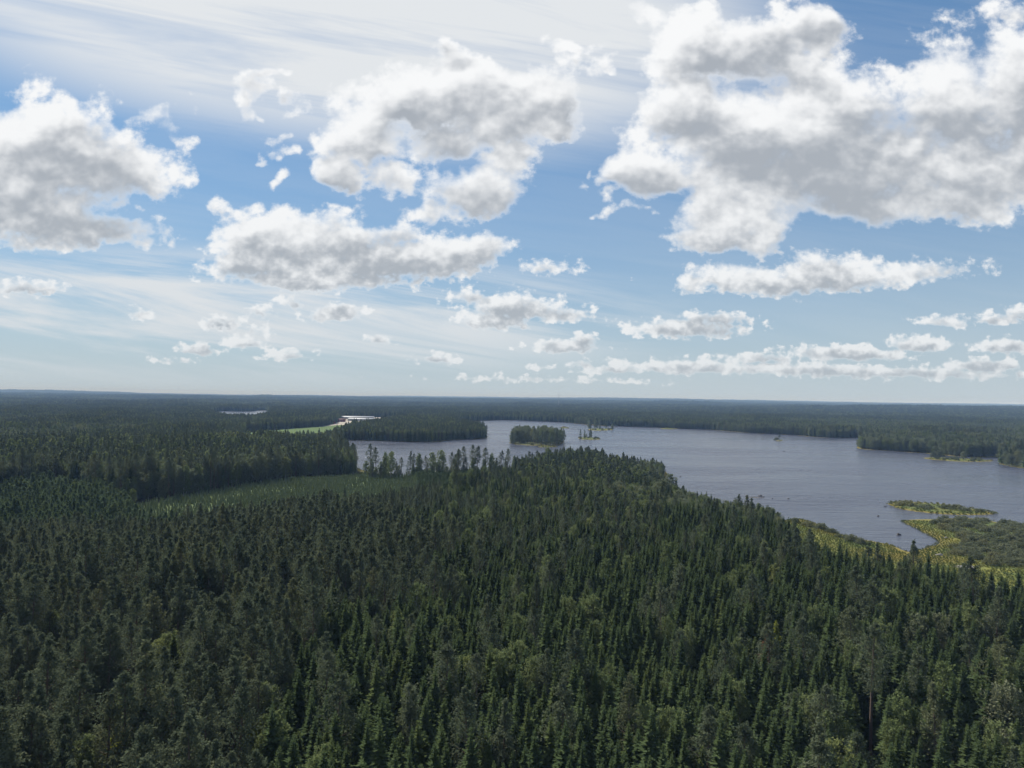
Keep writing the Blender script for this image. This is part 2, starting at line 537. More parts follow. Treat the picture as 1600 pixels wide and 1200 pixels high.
# ------------------------------------------------------------------ the ground: one sheet out to the horizon
rr = [4.0]
while rr[-1] < 20500.0:
    rr.append(rr[-1] * 1.0115 + 0.25)
rr = np.array(rr)
az = np.concatenate([np.radians(np.arange(-180, -62, 6.0)), np.radians(np.linspace(-58, 58, 420)), np.radians(np.arange(62, 180, 6.0))])
AZ, RR = np.meshgrid(az, rr)
gx_, gy_ = (RR * np.sin(AZ)).ravel(), (RR * np.cos(AZ)).ravel()
gz_ = ground_z(gx_, gy_)
nr, na = RR.shape
i0 = (np.arange(nr - 1)[:, None] * na + np.arange(na)[None, :]).ravel()
i1 = (np.arange(nr - 1)[:, None] * na + ((np.arange(na) + 1) % na)[None, :]).ravel()
gfaces = np.stack([i0, i1, i1 + na, i0 + na], axis=1)
lake_d = sdist(LAKE, gx_, gy_)
wob = (vnoise(gx_, gy_, 14, 3) - 0.5) * 10
in_meadow = np.clip(-(sdist(MEADOW, gx_, gy_) - 4 + wob * 0.5) / 6, 0, 1)
fringe = np.clip((6 + wob * 0.6 - lake_d) / 3, 0, 1) * (RR.ravel() > 600)
meadow = np.maximum(in_meadow, fringe)
sedge = np.clip((9.0 + wob * 0.9 - lake_d) / 5, 0, 1) * 0.9
bay = np.array(G(1425, 872))
sedge = np.maximum(sedge, 0.9 * in_meadow * np.clip(1.3 - np.hypot((gx_ - bay[0]) / 26, (gy_ - bay[1]) / 17) + wob * 0.03, 0, 1))
brush = np.clip(-(sdist(WILLOWS, gx_, gy_) - 2 + wob * 0.4) / 5, 0, 1) * 0.8
brush = np.maximum(brush, np.clip(-np.minimum(sdist(CLEARING, gx_, gy_), sdist(SAPLINGS, gx_, gy_)) / 5, 0, 1))
crop = np.clip(-sdist(FIELD, gx_, gy_) / 4, 0, 1)
gravel = np.clip(-sdist(YARD, gx_, gy_) / 4, 0, 1)
ground = link('ground', mesh_from('ground', np.stack([gx_, gy_, gz_], 1), gfaces, [M['ground']],
              attrs=dict(meadow=meadow, sedge=sedge, brush=brush, crop=crop, gravel=gravel), smooth=True), kind='structure')


def flat_water(name, P, grow, mat):
    lo, hi = P.min(0) - grow, P.max(0) + grow
    v = [(lo[0], lo[1], 0), (hi[0], lo[1], 0), (hi[0], hi[1], 0), (lo[0], hi[1], 0)]
    return link(name, mesh_from(name, v, np.array([[0, 1, 2, 3]]), [mat]), kind='structure')


flat_water('lake_water', LAKE, 6.0, M['water'])
flat_water('pond_water', POND, 6.0, M['calm'])

# ------------------------------------------------------------------ islands: low mounds standing in the lake
ISLANDS = {
    'wooded': [(794, 691), (800, 694.5), (838, 697), (874, 696), (884, 691), (876, 686), (840, 684), (806, 686)],
    'spit': [(838, 698), (850, 699), (868, 698.4), (871, 697.4), (850, 696.8)],
    'pointed': [(902, 685), (910, 687), (933, 687.2), (940, 686), (930, 683.8), (908, 683)],
    'double': [(917, 671.5), (930, 673), (955, 672.2), (959, 671), (942, 669.3), (922, 669.3)],
    'bald': [(875, 668.6), (882, 669.6), (889, 669), (888, 667.4), (879, 667.2)],
    'reedy': [(1030, 669.8), (1045, 670.8), (1062, 670.2), (1050, 668.8), (1036, 668.6)],
    'single': [(1211, 688.2), (1216, 689.4), (1223, 689), (1223, 687.2), (1216, 686.8)],
    'shrubby': [(1439, 715.4), (1455, 718), (1480, 720), (1510, 721.6), (1545, 721.4), (1554, 720), (1540, 718.4), (1500, 716), (1460, 714.2)],
    'dark': [(1556, 723.5), (1576, 729), (1600, 732), (1660, 736), (1720, 730), (1690, 720), (1620, 717.5), (1570, 720)],
    'near': [(1386, 785.5), (1396, 793), (1420, 798), (1450, 801.5), (1487, 804.5), (1520, 805), (1548, 804), (1556, 802.4), (1535, 797.5), (1490, 790), (1450, 786), (1410, 783.6)],
}
ISL = {}
for key, pts in ISLANDS.items():
    P = rounded(poly(pts), 2)
    ISL[key] = P
    c = P.mean(0)
    n = len(P)
    rings = [(1.10, -0.8), (1.0, -0.05), (0.93, 0.22), (0.75, 0.42), (0.45, 0.6), (0.15, 0.7)]
    V, F = [], []
    for k, (s, z) in enumerate(rings):
        for j, p in enumerate(P):
            w = 1 + 0.05 * math.sin(j * 2.4 + k)
            q = c + (p - c) * s * w
            V.append((q[0], q[1], z))
    V.append((c[0], c[1], 0.72))
    for k in range(len(rings) - 1):
        for j in range(n):
            F.append((k * n + j, k * n + (j + 1) % n, (k + 1) * n + (j + 1) % n, (k + 1) * n + j))
    T = [((len(rings) - 1) * n + j, (len(rings) - 1) * n + (j + 1) % n, len(V) - 1) for j in range(n)]
    V = np.array(V)
    ring = np.concatenate([np.repeat(np.arange(len(rings)), n), [len(rings)]])
    o = link('island', mesh_from('island', V, [np.array(F), np.array(T)], [M['ground']], smooth=True,
             attrs=dict(meadow=np.where(ring >= 2, 0.15 if key in ('wooded', 'dark') else 0.9, 0.0), sedge=np.where(ring <= 2, 0.25 if key in ('wooded', 'dark') else 0.9, 0.1), brush=np.where(ring >= 3, 0.35, 0.0), crop=ring * 0.0, gravel=ring * 0.0)), kind='structure')

# ------------------------------------------------------------------ plants: shapes
def foliage(name, dark, light, trans=0.28, hue=0.0):
    """leaf material; every plant and every spray differs a little"""
    m, b = new_mat(name)
    oi = b.new('ShaderNodeObjectInfo')
    geo = b.new('ShaderNodeNewGeometry')
    k = b.m('ADD', b.m('MULTIPLY', oi.outputs['Random'], 0.45), b.m('MULTIPLY', attr(b, 'tint'), 0.35))
    k = b.m('ADD', k, b.m('MULTIPLY', geo.outputs['Random Per Island'], 0.28), clamp=True)
    c = b.mix(k, tuple(dark) + (1,), tuple(light) + (1,))
    warm = b.smooth(b.m('FRACT', b.m('MULTIPLY', oi.outputs['Random'], 17.31)), 0.80, 1.0, 0.0, 0.28)
    c = b.mix(warm, c, tuple(light[i] * (1.35, 1.12, 0.7)[i] for i in range(3)) + (1,))
    df = b.new('ShaderNodeBsdfDiffuse')
    tr = b.new('ShaderNodeBsdfTranslucent')
    b.put(df.inputs[0], c)
    b.put(tr.inputs[0], c)
    mx = b.new('ShaderNodeMixShader')
    mx.inputs[0].default_value = trans
    b.put(mx.inputs[1], df.outputs[0])
    b.put(mx.inputs[2], tr.outputs[0])
    finish(b, mx.outputs[0])
    return m


M['spruce'] = foliage('spruce_needles', (0.046, 0.072, 0.034), (0.106, 0.142, 0.058), 0.36)
M['pine'] = foliage('pine_needles', (0.062, 0.084, 0.052), (0.138, 0.158, 0.094), 0.36)
M['birch'] = foliage('birch_leaves', (0.098, 0.132, 0.050), (0.195, 0.228, 0.100), 0.42)
M['aspen'] = foliage('grey_leaves', (0.095, 0.122, 0.068), (0.195, 0.215, 0.132), 0.40)
M['young'] = foliage('young_needles', (0.130, 0.175, 0.085), (0.195, 0.235, 0.120), 0.48)
M['sapling'] = foliage('sapling_needles', (0.066, 0.098, 0.048), (0.125, 0.165, 0.080), 0.36)
M['willow'] = foliage('willow_leaves', (0.085, 0.105, 0.058), (0.180, 0.190, 0.112), 0.34)
M['lime'] = foliage('lime_leaves', (0.16, 0.19, 0.035), (0.27, 0.29, 0.06), 0.42)
M['brown'] = foliage('dry_needles', (0.085, 0.050, 0.028), (0.15, 0.085, 0.045), 0.2)
def sedge_material():
    """blades go from green to gold in broad patches"""
    m, b = new_mat('sedge_blades')
    n = b.noise(b.new('ShaderNodeNewGeometry').outputs['Position'], 0.045, 3, 0.6)
    k = b.m('ADD', b.smooth(n, 0.38, 0.62, 0.0, 0.75), b.m('MULTIPLY', b.new('ShaderNodeObjectInfo').outputs['Random'], 0.25), clamp=True)
    c = b.mix(k, (0.085, 0.116, 0.034, 1), (0.190, 0.180, 0.046, 1))
    finish(b, principled(b, c, 0.9, 0.1))
    return m


M['reed'] = sedge_material()
M['bark'] = plain('pine_bark', (0.13, 0.098, 0.078), 0.95, 0.35, 2.5, 0.1)
M['darkbark'] = plain('spruce_bark', (0.07, 0.055, 0.045), 0.95, 0.3, 2.5, 0.1)
M['whitebark'] = plain('birch_bark', (0.30, 0.29, 0.27), 0.85, 0.45, 1.7, 0.1)


def unit(v):
    return v / (np.linalg.norm(v, axis=-1, keepdims=True) + 1e-9)


class Leaves:
    """collects small leaf-shaped faces"""
    def __init__(self):
        self.q, self.t = [], []

    def quads(self, c, u, v):
        """rhombus leaves about centres c with half axes u, v"""
        self.q.append(np.stack([c - u, c - v * 1.0, c + u, c + v], axis=1))

    def tris(self, a, b, c):
        self.t.append(np.stack([a, b, c], axis=1))

    def arrays(self):
        V, F, n = [], [], 0
        for arr, k in ((self.q, 4), (self.t, 3)):
            if arr:
                a = np.concatenate(arr)
                V.append(a.reshape(-1, 3))
                F.append(np.arange(len(a) * k).reshape(-1, k) + n)
                n += len(a) * k
        return np.concatenate(V), F


def tube(points, radii, sides=6):
    """tapered stem through points"""
    P = np.asarray(points, float)
    V, F = [], []
    for i, (p, r) in enumerate(zip(P, radii)):
        d = unit(P[min(i + 1, len(P) - 1)] - P[max(i - 1, 0)])
        a = unit(np.cross(d, (0.31, 0.95, 0.05)))
        b = np.cross(d, a)
        for k in range(sides):
            t = 2 * math.pi * k / sides
            V.append(p + r * (math.cos(t) * a + math.sin(t) * b))
    for i in range(len(P) - 1):
        for k in range(sides):
            F.append((i * sides + k, i * sides + (k + 1) % sides, (i + 1) * sides + (k + 1) % sides, (i + 1) * sides + k))
    return np.array(V), [np.array(F)]


def merge(*parts):
    V, Q, T, n = [], [], [], 0
    for v, fl in parts:
        for f in fl:
            (Q if f.shape[1] == 4 else T).append(f + n)
        V.append(v)
        n += len(v)
    F = []
    if Q:
        F.append(np.concatenate(Q))
    if T:
        F.append(np.concatenate(T))
    return np.concatenate(V), F


def clumps(r, centres, sizes, n, leaf, up=0.5, slim=0.62):
    """n leaves spread about every centre"""
    m = len(centres)
    c = np.repeat(centres, n, axis=0) + r.normal(0, 0.42, (m * n, 3)) * np.repeat(sizes, n)[:, None]
    nrm = unit(r.normal(0, 1, (m * n, 3)) + np.array([0, 0, up]))
    a = unit(np.cross(nrm, r.normal(0, 1, (m * n, 3))))
    b = np.cross(nrm, a)
    s = leaf * r.uniform(0.6, 1.35, (m * n, 1))
    return c, a * s, b * s * slim


def spruce(seed, h, rad, k=1.0, base=0.12):
    """conical whorled crown of drooping sprays; k thins it out for distance"""
    r = np.random.default_rng(seed)
    L = Leaves()
    step = 0.42 / k ** 0.7
    z = base * h
    lean = r.normal(0, 0.012, 2)
    while z < h * 0.985:
        t = (h - z) / (h * (1 - base))
        R = rad * (t ** 0.72) * r.uniform(0.74, 1.14) + 0.06
        nb = max(4, int((5 + 3.2 * min(1, t * 1.6)) * (0.75 + 0.25 * k)))
        az_ = r.uniform(0, 6.28) + np.arange(nb) * 6.283 / nb + r.normal(0, 0.22, nb)
        ln = R * r.uniform(0.72, 1.15, nb)
        drop = np.radians(28 - 50 * np.clip(t * 1.5, 0, 1)) + r.normal(0, 0.10, nb)
        d = np.stack([np.cos(az_) * np.cos(drop), np.sin(az_) * np.cos(drop), np.sin(drop)], 1)
        side = np.stack([-np.sin(az_), np.cos(az_), np.zeros(nb)], 1)
        o = np.array([lean[0] * z, lean[1] * z, z])[None, :] + np.zeros((nb, 3))
        fing = [(-0.75, 0.62, 0.30), (-0.35, 0.86, 0.22), (0.0, 1.0, 0.0), (0.35, 0.86, 0.22), (0.75, 0.62, 0.30)]
        if k < 0.6:
            fing = [(-0.55, 0.8, 0.2), (0.0, 1.0, 0.0), (0.55, 0.8, 0.2)]
        for ang, f, st in fing:
            root = o + d * (ln * 0.30 * st / 0.3)[:, None] if st else o + d * (ln * 0.12)[:, None]
            dir_ = unit(d * math.cos(ang) + side * math.sin(ang) + r.normal(0, 0.10, (nb, 3)))
            tip = root + dir_ * (ln * f * (0.62 if st else 0.88))[:, None]
            wdt = unit(np.cross(dir_, r.normal(0, 0.35, (nb, 3)) + np.array([0, 0, 1.0]))) * (ln * (0.17 if k >= 0.6 else 0.30))[:, None]
            sag = np.array([0, 0, -1.0]) * (ln * 0.07)[:, None]
            mid = root * 0.55 + tip * 0.45
            L.q.append(np.stack([root, mid - wdt + sag, tip + sag * 0.4, mid + wdt + sag], axis=1))
        z += step * (0.75 + 0.5 * r.random()) * (0.45 + 0.65 * t)
    v, f = L.arrays()
    core = tube([(0, 0, base * h * 0.9), (lean[0] * h * .45, lean[1] * h * .45, h * 0.45), (lean[0] * h * .9, lean[1] * h * .9, h * 0.93)], [rad * 0.45, rad * 0.30, 0.03], 7)
    crown = merge((v, f), core)
    trunk = tube([(0, 0, -0.3), (lean[0] * h * .3, lean[1] * h * .3, h * 0.3), (lean[0] * h * .9, lean[1] * h * .9, h * 0.9)], [h * 0.011 + 0.02, h * 0.008 + 0.01, 0.02], 6)
    return crown, trunk


def pine(seed, h, rad, k=1.0, base=0.42):
    """bare lower trunk, upswept branches with tufted pads, rounded uneven top"""
    r = np.random.default_rng(seed)
    bend = r.normal(0, 0.018, 2)
    peak = r.uniform(1.0, 1.9) if base < 0.45 else 2.2                         # old pines are flat-topped, younger ones taper
    ax = lambda z: np.array([bend[0] * z * z / h * 1.3, bend[1] * z * z / h * 1.3, z])
    cs, ss, stems = [], [], []
    nb = int(36 * (0.5 + 0.5 * k))
    zs = np.linspace(base, 0.985, nb) + r.normal(0, 0.012, nb)
    for i, zf in enumerate(zs):
        t = (zf - base) / (1 - base)
        prof = (0.62 + 1.9 * t) if t < 0.2 else 1.0 * (1 - ((t - 0.2) / 0.82) ** peak)
        ln = rad * prof * r.uniform(0.55, 1.18)
        a = i * 2.4 + r.normal(0, 0.4)
        up = r.uniform(0.05, 0.35) + 0.5 * t
        d = unit(np.array([math.cos(a), math.sin(a), up]))
        o = ax(min(zf, 0.99) * h)
        nn = 3 if k >= 0.6 else 2
        for j in range(nn):
            f = 0.42 + 0.60 * (j + r.random() * 0.6) / nn
            cs.append(o + d * ln * f + np.array([0, 0, 0.12 * ln * f * f]) + r.normal(0, 0.13, 3) * ln * 0.5)
            ss.append(ln * 0.30 + 0.26)
        if k >= 0.6:
            stems.append(tube([o, o + d * ln * 0.8 + np.array([0, 0, 0.06 * ln])], [0.045, 0.015], 3))
    cs.append(ax(h)); ss.append(0.4)
    n = int(34 * k) if k >= 0.6 else 10
    leaf = 0.22 if k >= 0.6 else 0.50
    c, u, v = clumps(r, np.array(cs), np.array(ss), n, leaf, 0.9, 0.36 if k >= 0.6 else 0.62)
    L = Leaves()
    L.quads(c, u, v)
    crown = L.arrays()
    tp = [ax(zz * h) for zz in (-0.02, 0.25, 0.5, 0.75, 0.97)]
    trunk = tube(tp, [h * 0.012 + .02, h * 0.0105 + .015, h * 0.009 + .01, h * 0.006, 0.02], 6)
    if stems:
        trunk = merge(trunk, *stems)
    return crown, trunk


def broadleaf(seed, h, rad, k=1.0, base=0.25, leaf=0.17, droop=0.0):
    """billowing crown of leaf clumps with gaps, on a forked stem"""
    r = np.random.default_rng(seed)
    bend = r.normal(0, 0.03, 2)
    nl = int(15 + 4 * r.random())
    cs, ss, stems = [], [], []
    for i in range(nl):                                        # limbs, each ending in a lobe of clumps
        t = (i + 0.5) / nl
        zc = h * (base + (1 - base) * (0.08 + 0.84 * t))
        prof = math.sin(math.pi * min(1, 0.14 + 0.80 * t)) ** 0.75
        a = i * 2.4 + r.normal(0, 0.5)
        R = rad * prof * r.uniform(0.35, 0.80)
        p = np.array([math.cos(a) * R + bend[0] * zc, math.sin(a) * R + bend[1] * zc, zc + r.normal(0, 0.25)])
        lobe = rad * r.uniform(0.42, 0.66) * (0.75 + 0.35 * prof)
        m = int(13 * (0.5 + 0.5 * k))
        dirs = unit(r.normal(0, 1, (m, 3)) + np.array([0, 0, 0.25])) * np.array([1, 1, 1.25])
        cs.append(p + dirs * (lobe * r.uniform(0.55, 1.05, (m, 1))))
        ss.append(np.full(m, lobe * 0.42))
        if k >= 0.6:
            stems.append(tube([np.array([bend[0] * zc * .7, bend[1] * zc * .7, zc - 0.12 * h]), p], [0.05, 0.02], 3))
    top = np.array([[bend[0] * h, bend[1] * h, h * 0.97]])
    cs.append(top + r.normal(0, 0.15, (3, 3))); ss.append(np.full(3, rad * 0.22))
    cs, ss = np.concatenate(cs), np.concatenate(ss)
    n = int(25 * k) if k >= 0.6 else 6
    c, u, v = clumps(r, cs, ss, n, leaf if k >= 0.6 else leaf * 2.1, 0.5)
    if droop:
        c[:, 2] -= droop * np.hypot(c[:, 0], c[:, 1]) ** 2 / rad
    L = Leaves()
    L.quads(c, u, v)
    crown = L.arrays()
    tp = [(bend[0] * zz * h, bend[1] * zz * h, zz * h) for zz in (-0.02, 0.3, 0.6, 0.92)]
    trunk = tube(tp, [h * 0.010 + .03, h * 0.008 + .02, h * 0.005 + .01, 0.015], 6)
    if stems:
        trunk = merge(trunk, *stems)
    return crown, trunk


def bush(seed, h, rad, k=1.0):
    r = np.random.default_rng(seed)
    m = int(70 * k)
    a = r.uniform(0, 6.283, m)
    e = np.arccos(r.uniform(0.02, 1, m))
    lump = 0.80 + 0.20 * np.sin(a * 3 + seed) * np.sin(e * 4 + seed)
    R = rad * lump * r.uniform(0.70, 1.0, m)
    cs = np.stack([R * np.sin(e) * np.cos(a), R * np.sin(e) * np.sin(a) * 0.85, h * lump * np.cos(e) * r.uniform(0.75, 1.0, m) + 0.15], 1)
    c, u, v = clumps(r, cs, np.full(m, rad * 0.20), int(26 * k), 0.17, 0.6)
    c[:, 2] = np.maximum(c[:, 2], 0.05)
    L = Leaves()
    L.quads(c, u, v)
    stems = [tube([(0.1 * math.cos(t), 0.1 * math.sin(t), -0.3), (rad * .45 * math.cos(t), rad * .45 * math.sin(t), h * .6)], [0.06, 0.02], 4) for t in np.arange(5) * 1.257]
    return L.arrays(), merge(*stems)


def tuft(seed):
    r = np.random.default_rng(seed)
    n = 26
    a = r.uniform(0, 6.283, n)
    p = np.stack([np.cos(a), np.sin(a), np.zeros(n)], 1) * r.uniform(0, 0.75, (n, 1))
    hgt = r.uniform(0.35, 0.85, (n, 1))
    tip = p + np.stack([np.cos(a) * .25, np.sin(a) * .25, np.ones(n)], 1) * hgt
    s = np.stack([-np.sin(a), np.cos(a), np.zeros(n)], 1) * 0.07
    L = Leaves()
    L.tris(p - s, p + s, tip)
    return L.arrays()


def build_mesh(name, parts, tint=0.5):
    """parts: (arrays, material) joined in one mesh"""
    V, F = merge(*[p[0] for p in parts])
    mats = []
    mi = []
    q = [[sum(len(f) for f in p[0][1] if f.shape[1] == n) for n in (4, 3)] for p in parts]
    for p in parts:
        if p[1] not in mats:
            mats.append(p[1])
    for sel in (0, 1):
        for i, p in enumerate(parts):
            mi.append(np.full(q[i][sel], mats.index(p[1])))
    t = np.concatenate([np.full(len(p[0][0]), p[2] if len(p) > 2 else tint) for p in parts])
    return mesh_from(name, V, F, mats, np.concatenate(mi), dict(tint=t))


class Kind:
    """a few shapes of one sort of tree: joined meshes for the mass, separate crown and trunk for single trees"""
    def __init__(self, name, shapes, leaf, bark):
        self.name, self.h = name, [s[2] for s in shapes]
        self.joined = [build_mesh(name, [(c, leaf), (t, bark)]) for c, t, _ in shapes]
        self.crown = [build_mesh('crown', [(c, leaf)]) for c, t, _ in shapes]
        self.trunk = [build_mesh('trunk', [(t, bark)]) for c, t, _ in shapes]


def shapes(fn, n, seed, h, rad, **kw):
    r = random.Random(seed)
    out = []
    for i in range(n):
        hh, ra = r.uniform(*h), r.uniform(*rad)
        c, t = fn(seed * 100 + i, hh, ra, **kw)
        out.append((c, t, hh))
    return out


KINDS = {
    'spruce': Kind('spruce_tree', shapes(spruce, 9, 1, (12.0, 17.5), (2.6, 3.4)), M['spruce'], M['darkbark']),
    'pine': Kind('pine_tree', shapes(pine, 9, 2, (13.5, 18.5), (2.9, 3.9), base=0.26), M['pine'], M['bark']),
    'birch': Kind('birch_tree', shapes(broadleaf, 5, 3, (13.0, 16.0), (2.2, 2.9), leaf=0.17, base=0.10), M['birch'], M['whitebark']),
    'aspen': Kind('aspen_tree', shapes(broadleaf, 5, 4, (12.0, 15.0), (2.9, 3.8), leaf=0.21, base=0.06), M['aspen'], M['darkbark']),
    'tall_pine': Kind('tall_pine', shapes(pine, 5, 5, (21.0, 25.0), (2.9, 3.8), base=0.50), M['pine'], M['bark']),
    'young': Kind('young_pine', shapes(spruce, 4, 6, (2.6, 3.8), (0.8, 1.1), k=0.5, base=0.05), M['young'], M['darkbark']),
    'sapling': Kind('sapling_pine', shapes(pine, 5, 8, (6.5, 9.0), (1.7, 2.3), k=0.7, base=0.12), M['sapling'], M['darkbark']),
    'willow': Kind('willow_bush', shapes(bush, 5, 9, (2.4, 3.2), (2.6, 3.6)), M['willow'], M['darkbark']),
}

# thinner shapes of the same trees for blocks of distant forest
LOW = {
    'spruce': [spruce(900 + i, 14 + i, 2.7, 0.35) for i in range(3)],
    'pine': [pine(910 + i, 16 + i, 3.0, 0.4, 0.30) for i in range(3)],
    'birch': [broadleaf(920 + i, 15 + i, 2.7, 0.4, 0.10, 0.25) for i in range(3)],
    'aspen': [broadleaf(930 + i, 13 + i, 3.6, 0.4, 0.04, 0.30) for i in range(3)],
}
LOWMAT = {'spruce': (M['spruce'], M['darkbark']), 'pine': (M['pine'], M['bark']), 'birch': (M['birch'], M['whitebark']), 'aspen': (M['aspen'], M['darkbark'])}


def forest_block(seed, size, mixture, spacing, hscale):
    """a square of forest, size metres wide"""
    r = np.random.default_rng(seed)
    n = int(size / spacing)
    parts = []
    names = list(mixture)
    p = np.array([mixture[k] for k in names], float)
    for i in range(n):
        for j in range(n):
            k = names[r.choice(len(names), p=p / p.sum())]
            c, t = LOW[k][r.integers(3)]
            s = r.uniform(0.78, 1.18) * hscale
            a = r.uniform(0, 6.283)
            R = np.array([[math.cos(a), -math.sin(a), 0], [math.sin(a), math.cos(a), 0], [0, 0, 1]]) * s
            off = np.array([(i + r.uniform(0.1, 0.9)) * spacing - size / 2, (j + r.uniform(0.1, 0.9)) * spacing - size / 2, -0.4])
            tint = r.random()
            parts.append(((c[0] @ R.T + off, c[1]), LOWMAT[k][0], tint))
    return build_mesh('forest_block', parts)


MIXES = {'conifer': dict(spruce=0.52, pine=0.36, birch=0.12), 'mixed': dict(pine=0.45, birch=0.30, spruce=0.25), 'leafy': dict(aspen=0.55, birch=0.33, pine=0.12)}
BLOCK = 21.0
BLOCKS = {m: [forest_block(i + 40 * j, BLOCK, MIXES[m], 3.0 if m != 'leafy' else 3.7, 0.98 if m != 'leafy' else 0.86) for i in range(4)] for j, m in enumerate(MIXES)}

# ------------------------------------------------------------------ forest: where every tree stands
ZONES = [CLEARING, GAP, SAPLINGS, MEADOW, FIELD, YARD, GLADE]


def open_land(x, y):
    """distance to whatever is not forest (positive inside the forest)"""
    d = np.minimum(sdist(LAKE, x, y) - 3.0, sdist(POND, x, y) - 3.0)
    for Zp in ZONES:
        d = np.minimum(d, sdist(Zp, x, y))
    return d


def jitter_grid(spacing, r0, r1, half=43.0, seed=0, hexed=True):
    g = np.random.default_rng(100 + seed)
    x1 = r1 * math.sin(math.radians(half))
    xs = np.arange(-x1, x1, spacing)
    ys = np.arange(r0 * 0.7, r1, spacing)
    X, Y = np.meshgrid(xs, ys)
    X = X + (np.arange(len(ys)) % 2)[:, None] * spacing * 0.5
    X = (X + g.uniform(-0.36, 0.36, X.shape) * spacing).ravel()
    Y = (Y + g.uniform(-0.36, 0.36, Y.shape) * spacing).ravel()
    R = np.hypot(X, Y)
    ok = (R > r0) & (R < r1) & (np.abs(np.degrees(np.arctan2(X, Y))) < half)
    return X[ok], Y[ok]


PTS = {k: [] for k in KINDS}          # kind -> arrays of x, y, scale


def add_points(kind, x, y, s):
    PTS[kind].append(np.stack([x, y, s], 1))


NEAR = 470.0
X, Y = jitter_grid(3.05, 78.0, NEAR, seed=1)
ok = open_land(X, Y) > 0.5
X, Y = X[ok], Y[ok]
R = np.hypot(X, Y)
px = 800 + FPX * X / Y
g = np.random.default_rng(55)
stand = px + (vnoise(X, Y, 30, 12) - 0.5) * 260 - np.interp(R, [90, 150, 250, 420], [455, 560, 690, 660])
u = g.random(len(X))
patch = vnoise(X, Y, 22, 13)
pinewood = stand < 0
thin = np.where(pinewood, 0.50, 0.95)                                  # pines stand wider apart than spruces
keep = (g.random(len(X)) < thin) & (vnoise(X, Y, 9, 15) > np.where(pinewood, 0.19, 0.11))      # small gaps
shore_wood = (px > 940) & (px < 1270) & (sdist(LAKE, X, Y) < 60)
mid_wood = (px > 620) & (px < 1010) & (R > 300)
corner = (px > 1330) & (R < 190)
leafy = np.where(pinewood, 0.035, 0.03) + np.where(corner, 0.05 * (patch > 0.6), 0) + np.where(shore_wood, 0.52, 0) + np.where(mid_wood, 0.20 * (patch > 0.45), 0) + 0.10 * (patch > 0.80)
odd = np.where(pinewood, 0.14, 0.045)
kind = np.where(u < leafy, np.where(shore_wood & (g.random(len(X)) < 0.62), 'aspen', 'birch'), np.where(u < leafy + odd, np.where(pinewood, 'spruce', 'pine'), np.where(pinewood, 'pine', 'spruce')))
tallness = 0.84 + 0.26 * vnoise(X, Y, 45, 14) + g.normal(0, 0.10, len(X))
tallness = np.where(pinewood, tallness, tallness * 0.98) * np.where(shore_wood, 0.88, 1.0) * np.interp(sdist(MEADOW, X, Y), [0, 45], [0.80, 1.0]) * np.interp(np.minimum(sdist(CLEARING, X, Y), sdist(SAPLINGS, X, Y)), [0, 90], [0.62, 1.0]) * np.where((px > 530) & (px < 770) & (R > 345), 0.76, 1.0)
for k in ('spruce', 'pine', 'birch', 'aspen'):
    sel = keep & (kind == k)
    add_points(k, X[sel], Y[sel], tallness[sel] * (1.17 if k == 'pine' else 1.08 if k == 'birch' else 1.04))

# belt from NEAR on: blocks where the forest is closed, single trees along its edges
bx, by = [], []
xs = np.arange(-2400, 2400, BLOCK)
ys = np.arange(300, 2900, BLOCK)
BX, BY = (a.ravel() for a in np.meshgrid(xs, ys))
BR = np.hypot(BX, BY)
ok = (BR > NEAR + 10) & (BR < 2900) & (np.abs(np.degrees(np.arctan2(BX, BY))) < 43)
BX, BY, BR = BX[ok], BY[ok], BR[ok]
od = open_land(BX, BY)
closed = (od > BLOCK * 0.75) & (BR > NEAR + BLOCK)
edge = (od > -BLOCK * 0.8) & ~closed
EX, EY = [], []
for cx, cy in zip(BX[edge], BY[edge]):
    n = 6
    a, b2 = np.meshgrid((np.arange(n) + 0.5) / n - 0.5, (np.arange(n) + 0.5) / n - 0.5)
    EX.append(cx + a.ravel() * BLOCK + g.uniform(-1.3, 1.3, n * n))
    EY.append(cy + b2.ravel() * BLOCK + g.uniform(-1.3, 1.3, n * n))
EX, EY = np.concatenate(EX), np.concatenate(EY)
ok = (open_land(EX, EY) > 0.3) & (np.hypot(EX, EY) > NEAR)
epx0 = 800 + FPX * EX / EY
ok &= ~((epx0 > 556) & (epx0 < 800) & (sdist(LAKE, EX, EY) < 30) & (np.hypot(EX, EY) < 700))      # kept for the thin row
EX, EY = EX[ok], EY[ok]


def far_mix(x, y):
    """0 conifer, 1 mixed, 2 leafy"""
    pxx = 800 + FPX * x / np.maximum(y, 1)
    r = np.hypot(x, y)
    east = (pxx > 980) & (r > 560)
    nearlake = sdist(LAKE, x, y) < 170
    v = np.where(r > 1900, vnoise(x, y, 420, 22), vnoise(x, y, 130, 21))
    m = np.where(v < 0.52, 0, np.where(v < 0.80, 1, 2))
    m = np.where(east & nearlake, np.where(v < 0.22, 1, 2), m)
    m = np.where((pxx > 1230) & (r < 2300) & (r > 700), np.where(v < 0.30, 1, 2), m)
    return m


